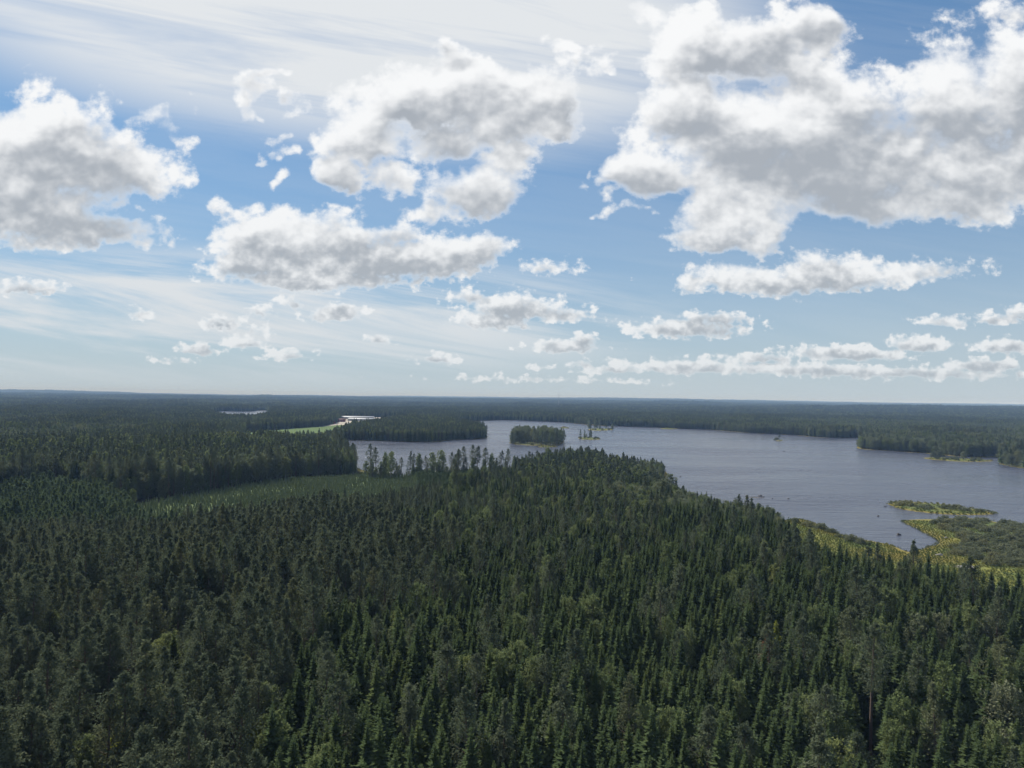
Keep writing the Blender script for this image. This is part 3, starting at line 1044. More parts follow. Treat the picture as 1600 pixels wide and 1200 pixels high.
em = far_mix(EX, EY)
er = np.hypot(EX, EY)
epx = 800 + FPX * EX / EY
ev = g.random(len(EX))
tallwood = (epx < 700) & (er < 830)
tab = {0: ('spruce', 'pine', 'birch', 'spruce'), 1: ('pine', 'birch', 'spruce', 'aspen'), 2: ('aspen', 'birch', 'aspen', 'pine')}
ek = np.array([tab[m][int(v * 4)] for m, v in zip(em, ev)], dtype=object)
tallpick = tallwood & (ev < 0.20)
ek[tallpick] = 'tall_pine'
es = g.uniform(0.82, 1.2, len(EX)) * np.where(tallwood & ~tallpick, 1.22, 1.06)
es = es * np.where(er < 760, np.interp(epx, [420, 560, 600, 780, 800, 915, 1000, 1045], [1, 0.84, 1, 1, 0.88, 0.90, 0.72, 0.5]), 1.0)      # lower towards the points of land
for k in ('spruce', 'pine', 'birch', 'aspen', 'tall_pine'):
    sel = ek == k
    add_points(k, EX[sel], EY[sel], es[sel])

# young planting in the clearing, saplings west of it
for poly_, kk, sp, sc_, sd in ((GAP, 'sapling', 2.6, (0.6, 0.9), 5), (CLEARING, 'young', 2.15, (0.7, 1.2), 3), (SAPLINGS, 'sapling', 3.0, (0.9, 1.6), 4)):
    x, y = jitter_grid(sp, 300, 640, seed=sd)
    ok = (sdist(poly_, x, y) < -0.5) & (sdist(LAKE, x, y) > 3)
    if kk == 'sapling' and sd == 4:
        ok &= sdist(CLEARING, x, y) > 0
    x, y = x[ok], y[ok]
    add_points(kk, x, y, g.uniform(*sc_, len(x)) * (0.75 + 0.5 * vnoise(x, y, 25, 31)))

for k in PTS:
    PTS[k] = np.concatenate(PTS[k]) if PTS[k] else np.zeros((0, 3))

# ------------------------------------------------------------------ trees that stand out: each placed by hand
# kind, ground or top given by the survey picture, height in metres, label
M_VARIANT = {}


def variant_mesh(me, mat):
    key = (me.name, mat.name)
    if key not in M_VARIANT:
        c = me.copy()
        c.materials[0] = mat
        M_VARIANT[key] = c
    return M_VARIANT[key]


def top_at(px_, py_, h):
    return G(px_, py_, h)


def single(kind, name, x, y, h, label, category='tree', group=None, leaf=None, shape=None, bark=True, rot=None, z=None, widen=1.0):
    K_ = KINDS[kind]
    i = random.randrange(len(K_.h)) if shape is None else shape
    s = h / K_.h[i]
    e = bpy.data.objects.new(name, None)
    COL.objects.link(e)
    e.location = (x, y, float(ground_z(np.array([x]), np.array([y]))[0]) if z is None else z)
    e.scale = (s * widen, s * widen, s)
    e.rotation_euler = (0, 0, random.uniform(0, 6.28) if rot is None else rot)
    e['label'], e['category'] = label, category
    if group:
        e['group'] = group
    link('crown', variant_mesh(K_.crown[i], leaf) if leaf else K_.crown[i], e)
    if bark:
        link('trunk', K_.trunk[i], e)
    return e


random.seed(11)
HERO = []          # x, y, clear radius, cleared length
MARK = []          # x, y, words for what stands there
hx, hy = G(1360, 1188, 1.5)
single('tall_pine', 'pine_tree', hx, hy, 25.0, 'tall pine with a long bare trunk rising out of low spruces', shape=1)
HERO.append((hx, hy, 2.2, 26.0))
MARK.append((hx, hy, 'the tall bare-trunked pine'))


def hero_top(kind, name, px_, py_, h, label, mark, **kw):
    x, y = top_at(px_, py_, h + 1.2)
    single(kind, name, x, y, h * 1.12, label, **kw)
    HERO.append((x, y, 2.1, 9.0))
    MARK.append((x, y, mark))


hero_top('spruce', 'spruce_tree', 1195, 1003, 12.5, 'dead spruce with rusty brown needles among green spruces', 'the rusty dead spruce', leaf=M['brown'])
hero_top('spruce', 'spruce_tree', 1213, 985, 13.5, 'yellowish green spruce just behind the rusty brown one', 'the yellowish spruce', leaf=M['lime'])
hero_top('birch', 'birch_tree', 410, 1140, 10.0, 'bright yellow-green birch at the bottom edge of the pine stand, the larger of two', 'the larger bright yellow-green birch', leaf=M['lime'], shape=0, widen=1.25)
hero_top('birch', 'birch_tree', 186, 1152, 9.0, 'small bright yellow-green birch at the bottom edge beside bare pine trunks', 'the smaller bright yellow-green birch', leaf=M['lime'], shape=1, widen=1.2)
hero_top('birch', 'birch_tree', 642, 1092, 15.5, 'pale silvery birch with a narrow upright crown near the bottom edge', 'the narrow silvery birch', leaf=M['aspen'], shape=2, widen=0.9)
hero_top('birch', 'birch_tree', 830, 1054, 14.0, 'narrow light green birch alone amid the dark spruces', 'the lone narrow light green birch', shape=3, widen=0.85)
hero_top('birch', 'birch_tree', 925, 950, 15.0, 'broad yellow-green birch among dark spruces, halfway to the marsh', 'the broad yellow-green birch', shape=4, widen=1.2)
hero_top('birch', 'birch_tree', 748, 868, 14.5, 'light-topped birch where pine stand and spruce stand meet', 'the light-topped birch at the stand border', shape=0)
hero_top('birch', 'birch_tree', 650, 930, 14.5, 'yellow-green birch with a leaning top at the border of the pine stand', 'the yellow-green birch by the pine stand', shape=1, widen=1.1)
hero_top('aspen', 'birch_tree', 1432, 976, 14.5, 'pale birch of the leafy cluster behind the tall bare-trunked pine, first of three', 'the first pale birch of the leafy cluster', shape=0, leaf=M['willow'])
hero_top('birch', 'birch_tree', 1470, 972, 15.0, 'pale birch of the leafy cluster behind the tall bare-trunked pine, middle of three', 'the middle pale birch of the leafy cluster', shape=1, leaf=M['willow'])
hero_top('birch', 'birch_tree', 1542, 972, 15.0, 'pale birch standing a little apart from the leafy cluster near the frame edge', 'the pale birch apart from the cluster', shape=2, leaf=M['willow'])
hero_top('aspen', 'birch_tree', 1572, 1092, 16.0, 'big pale grey-green birch in the bottom corner by the frame edge', 'the big pale birch in the corner', shape=3, leaf=M['willow'], widen=0.9)
hero_top('birch', 'birch_tree', 1062, 893, 14.5, 'rounded grey-green birch rising from the spruce stand below the lake', 'the rounded grey-green birch', shape=4, leaf=M['aspen'])
hero_top('birch', 'birch_tree', 460, 940, 14.0, 'light-tipped birch with two heads inside the pine stand', 'the two-headed birch among the pines', shape=2)
hero_top('birch', 'birch_tree', 1040, 985, 13.5, 'small light green birch among the foremost dense spruces', 'the small light green birch', shape=3, widen=0.8)
hero_top('birch', 'birch_tree', 1020, 1130, 14.0, 'yellowish birch with rounded crown near the bottom edge, amid spruces', 'the yellowish birch near the bottom edge', shape=0, widen=0.9)

# the thin row of tall trees between the clearing and the lake
ROW = [(578, 696), (587, 701), (602, 709), (610, 708), (627, 716), (646, 710), (654, 709), (665, 713), (676, 709), (689, 705), (705, 707), (716, 702), (724, 698), (738, 696), (745, 698), (758, 700), (769, 708), (793, 702)]
ordinal = ['first', 'second', 'third', 'fourth', 'fifth', 'sixth', 'seventh', 'eighth', 'ninth', 'tenth', 'eleventh', 'twelfth', 'thirteenth', 'fourteenth', 'fifteenth', 'sixteenth', 'seventeenth', 'last']
for i, (tx, ty) in enumerate(ROW):
    x, y = G(tx, 748 + random.uniform(-2.5, 2.0), 0.5)
    dd = math.hypot(x, y)
    yb = to_px(x, y, 0.6)[1]
    h = (float(yb) - ty) / FPX * dd
    birchy = i in (2, 3, 6, 8, 9, 16)
    single('birch' if birchy else 'tall_pine', 'birch_tree' if birchy else 'pine_tree', x, y, h,
           f"{'airy birch' if birchy else 'tall dark pine'} against the water in the thin lakeside row, {ordinal[i]} from the dark wood",
           group='thin row of trees between clearing and lake', widen=0.9 if birchy else 1.0)
    for _ in range(4):                                        # low growth between the stems
        bx_, by_ = x + random.uniform(-6, 6), y + random.uniform(-5, 3)
        kk_ = random.choice(('birch', 'pine'))
        PTS[kk_] = np.vstack([PTS[kk_], [[bx_, by_, random.uniform(0.35, 0.75)]]])
for i in range(16):                                             # slimmer trees filling the row
    tx = random.uniform(566, 800)
    x, y = G(tx, 746 + random.uniform(-2.0, 4.0), 0.5)
    PTS['pine' if i % 3 else 'birch'] = np.vstack([PTS['pine' if i % 3 else 'birch'], [[x, y, random.uniform(0.85, 1.35)]]])
# two slender pines on the grassy point
for tx, lab in ((1003, 'slender pine with a small round top on the grassy point, nearer the wood'), (1018, 'slender pine with a small round top on the grassy point, nearer the water')):
    x, y = G(tx, 757, 0.5)
    dd = math.hypot(x, y)
    single('tall_pine', 'pine_tree', x, y, (float(to_px(x, y, 0.6)[1]) - 722) / FPX * dd, lab, shape=2, widen=0.75)
for tx, ty, by_, nm in ((917, 699, 742, 'tallest dark pine on the wooded rise beside the lake, against the water'), (857, 701, 744, 'pale birch on the shore skyline below the round wooded island'), (827, 706, 748, 'rounded pine on the shore skyline, in front of the island'),
                    (1046, 742, 790, 'leafy broad tree standing at the shore below the grassy point'), (1036, 752, 800, 'grey-green leafy tree overhanging the lakeshore below the grassy point')):
    x, y = G(tx, by_, 0.5)
    h = (float(to_px(x, y, 0.6)[1]) - ty) / FPX * math.hypot(x, y)
    k_ = 'birch' if 'birch' in nm else ('aspen' if 'leafy' in nm else 'tall_pine')
    single(k_, {'birch': 'birch_tree', 'aspen': 'aspen_tree', 'tall_pine': 'pine_tree'}[k_], x, y, h, nm)

# keep the hand-placed trees in view: no other tree on their spot nor in the line of sight right before them
for k in ('spruce', 'pine', 'birch', 'aspen'):
    P = PTS[k]
    ok = np.ones(len(P), bool)
    for x, y, rad_, ahead in HERO:
        L = math.hypot(x, y)
        ux, uy = x / L, y / L
        along = (x - P[:, 0]) * ux + (y - P[:, 1]) * uy
        across = np.abs((P[:, 0] - x) * uy - (P[:, 1] - y) * ux)
        ok &= ~((along > -rad_) & (along < ahead) & (across < rad_))
    PTS[k] = P[ok]

# islands
ISLAND_NAMES = {'wooded': 'the round wooded island', 'pointed': 'the small island beyond the wooded one', 'double': 'the narrow far islet with two clumps', 'single': 'the tiny rock islet in open water',
                'shrubby': 'the low islet off the leafy far shore', 'dark': 'the dark wooded point at the frame edge'}


def island_trees(key, n, kinds, h, seed, labels):
    r = random.Random(seed)
    P = ISL[key]
    lo, hi = P.min(0), P.max(0)
    done, tries = [], 0
    while len(done) < n and tries < 6000:
        tries += 1
        x, y = r.uniform(lo[0], hi[0]), r.uniform(lo[1], hi[1])
        if sdist(P, np.array([x]), np.array([y]))[0] > -0.4 or any(math.hypot(x - a, y - b) < 3.0 for a, b in done):
            continue
        done.append((x, y))
        k = r.choice(kinds)
        nm = {'aspen': 'aspen_tree', 'birch': 'birch_tree', 'tall_pine': 'pine_tree', 'spruce': 'spruce_tree', 'willow': 'willow_bush', 'pine': 'pine_tree'}[k]
        t_ = (x - lo[0]) / (hi[0] - lo[0])
        where = 'western end' if t_ < 0.3 else 'eastern end' if t_ > 0.7 else 'middle part'
        where = ('near shore, ' if y < P[:, 1].mean() - 0.12 * (hi[1] - lo[1]) else 'far side, ' if y > P[:, 1].mean() + 0.2 * (hi[1] - lo[1]) else '') + where
        single(k, nm, x, y, r.uniform(*h) * (0.3 if k == 'willow' else 1.0), f'{labels[k]}, {where}', 'bush' if k == 'willow' else 'tree', group='plants on ' + ISLAND_NAMES[key], z=0.5)


WI = ISLAND_NAMES['wooded']
island_trees('wooded', 85, ['aspen', 'aspen', 'birch', 'pine'], (17, 23), 5, {'aspen': f'dense leafy tree on {WI} in the lake', 'birch': f'light green birch on {WI} in the lake', 'pine': f'dark pine on {WI} in the lake'})
island_trees('wooded', 34, ['willow'], (8, 12), 6, {'willow': f'low shore bush at the foot of {WI}'})
WI = ISLAND_NAMES['pointed']
island_trees('pointed', 7, ['pine', 'aspen'], (9, 16), 7, {'pine': f'ragged pine on {WI}', 'aspen': f'low leafy tree on {WI}'})
island_trees('pointed', 8, ['willow'], (8, 13), 8, {'willow': f'low bush on {WI}'})
WI = ISLAND_NAMES['double']
island_trees('double', 6, ['aspen', 'pine'], (10, 19), 9, {'pine': f'dark pine on {WI}', 'aspen': f'rounded leafy tree on {WI}'})
island_trees('double', 8, ['willow'], (8, 13), 10, {'willow': f'low bush on {WI}'})
sx, sy = ISL['single'].mean(0)
single('pine', 'pine_tree', sx, sy, 15.0, 'lone pine on the tiny rock islet in open water', shape=1, widen=0.8, z=0.5)
single('willow', 'willow_bush', sx - 5, sy - 1, 5.0, 'bush at the foot of the lone pine on the tiny rock islet', 'bush', shape=0, z=0.4)
WI = ISLAND_NAMES['shrubby']
for tx, ty, h, k, lab in ((1462, 716.5, 15, 'aspen', 'tallest dark tree'), (1470, 717, 13, 'aspen', 'second tree of the dark clump'), (1456, 716.5, 8, 'aspen', 'lowest tree of the dark clump'), (1478, 718, 12, 'pine', 'dark pine beside the clump'), (1505, 719, 10, 'aspen', 'round pale tree')):
    x, y = G(tx, ty)
    single(k, 'pine_tree' if k == 'pine' else 'aspen_tree', x, y, h, f'{lab} on {WI}', z=0.4, widen=1.3)
island_trees('shrubby', 16, ['willow'], (7, 11), 12, {'willow': f'low bush on {WI}'})
WI = ISLAND_NAMES['dark']
island_trees('dark', 46, ['aspen', 'pine', 'spruce'], (13, 20), 13, {'aspen': f'leafy tree on {WI}', 'pine': f'pine on {WI}', 'spruce': f'dark spruce on {WI}'})
island_trees('dark', 12, ['willow'], (8, 12), 14, {'willow': f'low shore bush on {WI}'})

# willow scrub of the marsh, each bush its own
WKIND = KINDS['willow']


def willow(x, y, h, w, label, group, i, z=None):
    s = h / WKIND.h[i]
    e = single('willow', 'willow_bush', x, y, h, label, 'bush', group, shape=i, z=z)
    e.scale = (w / 3.1, w / 3.1 * 0.9, s)
    return e


for i, (tx, ty, h, w, lab) in enumerate(((1416, 791, 3.6, 8.0, 'dark domed willow at the pointed end of the near islet'), (1447, 795.5, 3.0, 6.5, 'second dark domed willow on the near islet'),
                                 (1478, 796, 3.0, 6.0, 'low spreading willow in the middle of the near islet'), (1496, 796.5, 3.5, 6.5, 'tallest grey-green willow on the near islet'), (1508, 799, 2.4, 4.5, 'small willow beside the tallest one on the near islet'),
                                 (1532, 801, 2.2, 4.2, 'sparse reedy bush at the low end of the near islet'))):
    x, y = G(tx, ty)
    willow(x, y, h, w, lab, 'willows on the near islet', i % 5, 0.35)
r = random.Random(21)
done = []
tries = 0
while len(done) < 95 and tries < 9000:
    tries += 1
    tx, ty = r.uniform(1445, 1640), r.uniform(811, 897)
    x, y = G(tx, ty)
    if sdist(WILLOWS, np.array([x]), np.array([y]))[0] > -1.5 or any(math.hypot(x - a, y - b) < 0.62 * (w_ + 3.4) for a, b, w_ in done):
        continue
    w = r.uniform(3.2, 6.4)
    done.append((x, y, w))
    lake_side = ty < 832
    inner = ty > 862
    lab = ('willow bush on the lakeward rim of the marsh thicket' if lake_side else 'willow bush on the near rim of the marsh thicket' if inner else 'willow bush inside the marsh thicket beyond the bay')
    hw = r.uniform(2.2, 3.7)
    lab = ('wide ' if w > 5.2 else 'narrow ' if w < 4.2 else '') + ('tall ' if hw > 3.2 else 'low ' if hw < 2.7 else '') + lab
    willow(x, y, hw, w, lab, 'willow thicket on the marsh', r.randrange(5))
for i, (tx, ty, h, w, lab) in enumerate(((1262, 824, 2.8, 4.5, 'dark bush at the shore end of the sedge strip'), (1283, 827, 3.2, 5.0, 'larger dark bush on the sedge strip beside the lake'), (1300, 833, 2.4, 4.0, 'low dark bush on the sedge strip, third from its end'),
                                 (1243, 818, 3.2, 4.0, 'dark bush where the sedge strip leaves the wood'), (1330, 848, 3.6, 4.5, 'greyish bush between sedge strip and spruce wood'), (1345, 853, 3.0, 3.6, 'small greyish bush close to the spruce wood edge'),
                                 (1310, 841, 1.6, 3.0, 'lowest bush on the sedge strip'), (1322, 843, 1.8, 3.0, 'low bush halfway along the sedge strip'))):
    x, y = G(tx, ty)
    willow(x, y, h, w, lab, 'bushes on the sedge strip', i % 5)

# ------------------------------------------------------------------ the nearest trees as single things, the rest as masses
def in_view(P, h):
    z = h * P[:, 2]
    qx, qy = to_px(P[:, 0], P[:, 1], z)
    return (qx > 4) & (qx < 1596) & (qy < 1188)


ADJ = {'spruce': ('slender dark green spruce', 'tall dark green spruce'), 'pine': ('grey-green pine', 'tall grey-green pine'), 'birch': ('light green birch', 'tall light green birch'), 'aspen': ('broad grey-green leafy tree', 'tall broad grey-green leafy tree'),
       'young': ('knee-high planted pine', 'taller planted pine'), 'sapling': ('pole-stage young pine', 'taller pole-stage young pine')}
NAMES = {'spruce': 'spruce_tree', 'pine': 'pine_tree', 'birch': 'birch_tree', 'aspen': 'aspen_tree', 'young': 'young_pine', 'sapling': 'sapling_pine'}
COUNT = {'spruce': 285, 'pine': 240, 'birch': 190, 'aspen': 110, 'young': 150, 'sapling': 150}


EXTRA = [(60, 1150, 'the bottom corner of the pine stand'), (60, 1030, 'the frame edge of the pine stand'), (120, 930, 'the outermost back of the pine stand'), (290, 1010, 'the gap with bare stems in the pine stand'), (300, 880, 'the back of the pine stand'),
         (540, 1170, 'the bottom end of the stand border'), (560, 1040, 'the mixed strip between pines and spruces'), (760, 1160, 'the bottom edge amid the spruces'), (880, 1140, 'the bottom centre of the spruces'), (1160, 1150, 'the bottom rows of spruces'),
         (1120, 760, 'the leafy shore below the reef'), (1050, 770, 'the leafy shore by the grassy point'), (1200, 800, 'the shore beside the sedge strip'), (900, 720, 'the wooded rise by the lake'), (1250, 1140, 'the spruces beside the bare-trunked pine')]
for ex, ey, words_ in EXTRA:
    MARK.append((*G(ex, ey, 12.0), words_))


def place_words(kind_, x, y):
    if kind_ in ('young', 'sapling'):
        home = 'in the planted clearing' if kind_ == 'young' else 'in the bright thicket beside the clearing'
        d = math.hypot(x, y)
        q_ = float(to_px(x, y, 2.0)[0])
        end = 'dark wood end' if q_ < 330 else 'middle part' if q_ < 500 else 'lakeside end'
        if kind_ == 'sapling':
            end = 'frame edge end' if q_ < 80 else 'middle part' if q_ < 160 else 'clearing end'
        return f"{home}, {end}, {'near' if d < 445 else 'far'} rows"
    mx, my, words_ = min(MARK, key=lambda q_: (q_[0] - x) ** 2 + (q_[1] - y) ** 2)
    away = math.hypot(x, y) - math.hypot(mx, my)
    side = 'behind' if away > 6 else 'in front of' if away < -6 else 'beside'
    return f'{side} {words_}'


nobj = 0
for k, cnt in COUNT.items():
    P = PTS[k]
    hmean = float(np.mean(KINDS[k].h))
    vis = np.nonzero(in_view(P, hmean))[0]
    order = vis[np.argsort(np.hypot(P[vis, 0], P[vis, 1]))][:cnt]
    zz = ground_z(P[order, 0], P[order, 1])
    for (x, y, s), z in zip(P[order], zz):
        i = random.randrange(len(KINDS[k].h))
        tall = ADJ[k][1] if s > (1.06 if k in ('spruce', 'aspen') else 1.14) else ADJ[k][0]
        w = place_words(k, x, y)
        single(k, NAMES[k], x, y, KINDS[k].h[i] * s, f'{tall} {w}', group=f'{ADJ[k][0]}s {w}', shape=i, z=float(z))
        nobj += 1
    PTS[k] = np.delete(P, order, axis=0)


def scatter(name, pts, meshes, label, z=None, zscale=None, rot=None, **props):
    """one object that repeats the given meshes at the points (x, y, scale)"""
    coll = bpy.data.collections.new(name + '_shapes')
    for i, me in enumerate(meshes):
        coll.objects.link(bpy.data.objects.new(f'{name}_shape_{i:02d}', me))
    zz = ground_z(pts[:, 0], pts[:, 1]) if z is None else z
    me = bpy.data.meshes.new(name)
    me.vertices.add(len(pts))
    me.vertices.foreach_set('co', np.stack([pts[:, 0], pts[:, 1], zz], 1).astype(np.float32).ravel())
    g_ = np.random.default_rng(len(pts))
    a = me.attributes.new('pick', 'INT', 'POINT')
    a.data.foreach_set('value', (pts[:, 3] if pts.shape[1] > 3 else g_.integers(0, len(meshes), len(pts))).astype(np.int32))
    a = me.attributes.new('turn', 'FLOAT_VECTOR', 'POINT')
    t = np.zeros((len(pts), 3), np.float32)
    t[:, 2] = g_.uniform(0, 6.283, len(pts)) if rot is None else rot(g_, len(pts))
    a.data.foreach_set('vector', t.ravel())
    a = me.attributes.new('size', 'FLOAT_VECTOR', 'POINT')
    s = np.repeat(pts[:, 2:3], 3, axis=1).astype(np.float32)
    if zscale is not None:
        s[:, 2] = zscale
    a.data.foreach_set('vector', s.ravel())
    o = link(name, me, kind='stuff', label=label, category=props.get('category', 'forest'))
    gt = bpy.data.node_groups.new(name, 'GeometryNodeTree')
    gt.interface.new_socket('Geometry', in_out='INPUT', socket_type='NodeSocketGeometry')
    gt.interface.new_socket('Geometry', in_out='OUTPUT', socket_type='NodeSocketGeometry')
    n = gt.nodes
    gi, go = n.new('NodeGroupInput'), n.new('NodeGroupOutput')
    m2p = n.new('GeometryNodeMeshToPoints')
    iop = n.new('GeometryNodeInstanceOnPoints')
    ci = n.new('GeometryNodeCollectionInfo')
    ci.inputs['Collection'].default_value = coll
    ci.inputs['Separate Children'].default_value = True
    ci.inputs['Reset Children'].default_value = True
    iop.inputs['Pick Instance'].default_value = True
    L_ = gt.links.new
    for nm, ty, sock in (('pick', 'INT', 'Instance Index'), ('turn', 'FLOAT_VECTOR', 'Rotation'), ('size', 'FLOAT_VECTOR', 'Scale')):
        na_ = n.new('GeometryNodeInputNamedAttribute')
        na_.data_type = ty
        na_.inputs['Name'].default_value = nm
        L_(na_.outputs[0], iop.inputs[sock])
    L_(gi.outputs[0], m2p.inputs[0])
    L_(m2p.outputs[0], iop.inputs['Points'])
    L_(ci.outputs[0], iop.inputs['Instance'])
    L_(iop.outputs[0], go.inputs[0])
    md = o.modifiers.new('scatter', 'NODES')
    md.node_group = gt
    return o


scatter('spruce_forest', PTS['spruce'], KINDS['spruce'].joined, 'dense dark spruce forest stretching back towards the lake')
scatter('pine_forest', PTS['pine'], KINDS['pine'].joined, 'grey-green pine forest behind the foremost pines')
scatter('birch_woods', PTS['birch'], KINDS['birch'].joined, 'light green birches scattered through the conifers')
scatter('aspen_woods', PTS['aspen'], KINDS['aspen'].joined, 'broad leafy trees along the lakeshores')
scatter('tall_pine_woods', PTS['tall_pine'], KINDS['tall_pine'].joined, 'tall old pines of the dark wood behind the clearing')
scatter('planted_woods', PTS['young'], KINDS['young'].joined, 'rows of young planted pines filling the clearing')
scatter('sapling_woods', PTS['sapling'], KINDS['sapling'].joined, 'bright young pine thicket beside the clearing')

quarter = lambda g_, n: g_.integers(0, 4, n) * (math.pi / 2)
cb = np.stack([BX[closed], BY[closed]], 1)
mixn = far_mix(cb[:, 0], cb[:, 1])
taper = np.where(np.hypot(cb[:, 0], cb[:, 1]) < 760, np.interp(800 + FPX * cb[:, 0] / cb[:, 1], [420, 560, 600, 780, 800, 915, 1000, 1045], [1, 0.84, 1, 1, 0.9, 0.92, 0.75, 0.55]), 1.0)
hs = taper * np.where((800 + FPX * cb[:, 0] / cb[:, 1] < 640) & (np.hypot(cb[:, 0], cb[:, 1]) < 830), 0.95 + 0.55 * vnoise(cb[:, 0], cb[:, 1], 50, 64), 0.62 + 0.62 * vnoise(cb[:, 0], cb[:, 1], 110, 61)) * g.uniform(0.92, 1.1, len(cb))
pts4 = np.stack([cb[:, 0], cb[:, 1], np.ones(len(cb)), mixn * 4 + g.integers(0, 4, len(cb))], 1)
scatter('mixed_forest', pts4, BLOCKS['conifer'] + BLOCKS['mixed'] + BLOCKS['leafy'], 'mixed forest of conifers and birches around the lake', zscale=hs, rot=quarter)


def far_points(step, r0, r1, scale):
    x1 = r1 * 0.70
    X_, Y_ = (a.ravel() for a in np.meshgrid(np.arange(-x1, x1, step), np.arange(r0 * 0.7, r1, step)))
    X_, Y_ = X_ + g.uniform(-.1, .1, len(X_)) * step, Y_ + g.uniform(-.1, .1, len(Y_)) * step
    R_ = np.hypot(X_, Y_)
    ok_ = (R_ > r0) & (R_ <= r1) & (np.abs(np.degrees(np.arctan2(X_, Y_))) < 43)
    X_, Y_ = X_[ok_], Y_[ok_]
    ok_ = (open_land(X_, Y_) > step * 0.45) & (vnoise(X_, Y_, 520, 41) < 0.955)
    X_, Y_ = X_[ok_], Y_[ok_]
    return np.stack([X_, Y_, np.full(len(X_), scale), far_mix(X_, Y_) * 4 + g.integers(0, 4, len(X_))], 1)


fp = np.concatenate([far_points(BLOCK * 2.4, 2880, 5200, 2.4), far_points(BLOCK * 5.5, 5200, 20000, 5.5)])
fz = (0.30 + 0.75 * vnoise(fp[:, 0], fp[:, 1], 240, 62) + 0.6 * vnoise(fp[:, 0], fp[:, 1], 900, 63)) * g.uniform(0.85, 1.15, len(fp))
scatter('distant_forest', fp, BLOCKS['conifer'] + BLOCKS['mixed'] + BLOCKS['leafy'], 'endless forest reaching to the hazy horizon', zscale=fz, rot=quarter)

# sedge tufts on the marsh and along the shores
tx_, ty_ = jitter_grid(1.25, 205, 470, seed=9)
pxs = 800 + FPX * tx_ / ty_
inm = (sdist(MEADOW, tx_, ty_) < 0) | ((sdist(LAKE, tx_, ty_) < 7) & (pxs > 900))
inm &= sdist(LAKE, tx_, ty_) > -1.2
inm &= vnoise(tx_, ty_, 7, 51) > 0.10
tx_, ty_ = tx_[inm], ty_[inm]
n1 = np.stack([tx_, ty_, g.uniform(0.5, 1.0, len(tx_))], 1)
q_ = []
for key, dens in (('near', 520), ('shrubby', 260), ('reedy', 160), ('spit', 160), ('double', 60), ('pointed', 60), ('bald', 30)):
    P = ISL[key]
    c = P.mean(0)
    for _ in range(dens):
        w1 = g.random()
        p = c + (P[g.integers(len(P))] - c) * (1.06 * math.sqrt(w1))
        q_.append((p[0], p[1], g.uniform(0.8, 1.5)))
sedge_pts = np.concatenate([n1, np.array(q_)])
sz = np.maximum(ground_z(sedge_pts[:, 0], sedge_pts[:, 1]), -0.1)
sz[len(n1):] = 0.35
scatter('sedge_grass', sedge_pts, [build_mesh('sedge_tuft', [(tuft(i), M['reed'])]) for i in range(4)], 'yellow-green sedge growing on the marsh and shores', z=sz, category='grass')

# ------------------------------------------------------------------ rocks in the lake
M['rock'] = plain('wet_rock', (0.060, 0.055, 0.052), 0.7, 0.4, 1.3, 0.3)
M['palerock'] = plain('pale_rock', (0.21, 0.20, 0.18), 0.85, 0.3, 1.3, 0.2)


def rock(px_, py_, length, height, label, mat='rock', turn=0.0, seed=0, z=0.0):
    import bmesh
    bm = bmesh.new()
    bmesh.ops.create_icosphere(bm, subdivisions=2, radius=1.0)
    r_ = random.Random(seed)
    ph = [r_.uniform(0, 6.28) for _ in range(6)]
    for v in bm.verts:
        c = v.co
        k = 1 + 0.16 * math.sin(3 * c.x + ph[0]) * math.cos(2.5 * c.y + ph[1]) + 0.12 * math.sin(4 * c.z + 3 * c.x + ph[2]) + r_.uniform(-0.06, 0.06)
        v.co = Vector((c.x * k * length / 2, c.y * k * length * 0.32, c.z * k * height))
    me = bpy.data.meshes.new('rock')
    bm.to_mesh(me)
    bm.free()
    me.materials.append(M[mat])
    x, y = G(px_, py_)
    o = link('rock', me, label=label, category='rock', group='rocks in and by the lake')
    o.location = (x, y, z)
    o.rotation_euler = (0, 0, turn)
    return o


rock(1404, 836, 2.6, 0.9, 'dark boulder in the small bay beside the marsh', seed=1)
rock(1372, 806.5, 1.5, 0.5, 'small dark rock off the mouth of the bay', seed=2)
rock(1383, 791.5, 1.6, 0.5, 'small dark rock off the pointed end of the near islet', seed=3)
rock(1188, 775.5, 3.4, 1.0, 'largest dark rock at the end of the low reef', seed=4)
rock(1165.5, 775.5, 1.7, 0.6, 'dark rock at the far end of the low reef, beside the trees', seed=5)
rock(1182, 777.2, 10.0, 0.22, 'long flat brownish reef just breaking the water', seed=6, turn=-0.10)
rock(1193, 776.5, 1.6, 0.5, 'small rock touching the largest reef rock', seed=7)
rock(1207, 779.5, 1.4, 0.5, 'small lone rock beyond the reef, first of two', seed=8)
rock(1232, 779.7, 1.9, 0.6, 'small lone rock beyond the reef, farther from the wood', seed=9)
rock(1063, 745, 1.6, 0.5, 'single dark rock in the water off the grassy point', seed=10)
rock(1225, 705.5, 2.6, 0.8, 'dark rock in open water near the lone-pine islet', seed=11)
rock(1217, 688.6, 9.0, 1.6, 'dark bare rock under the lone pine islet', seed=12)
rock(886, 669.5, 9.0, 1.0, 'low dark rock beside the bald far islet', seed=13)
rock(894, 670.4, 10.0, 0.9, 'low dark rock, second from the bald far islet', seed=14)
rock(902, 670.8, 10.0, 0.8, 'flat dark rock farthest from the bald far islet', seed=15)
rock(898, 667.5, 7.0, 0.7, 'tiny dark rock behind the row of far rocks', seed=16)
rock(882, 668.0, 16.0, 3.2, 'rounded bush-topped rock of the bald far islet', seed=17)
rock(739, 661, 9.0, 1.2, 'tiny dark rock near the far shore of the lake', seed=18)
rock(1468, 870, 3.2, 1.0, 'pale boulder in the sedge at the head of the bay', 'palerock', seed=19, z=0.5)
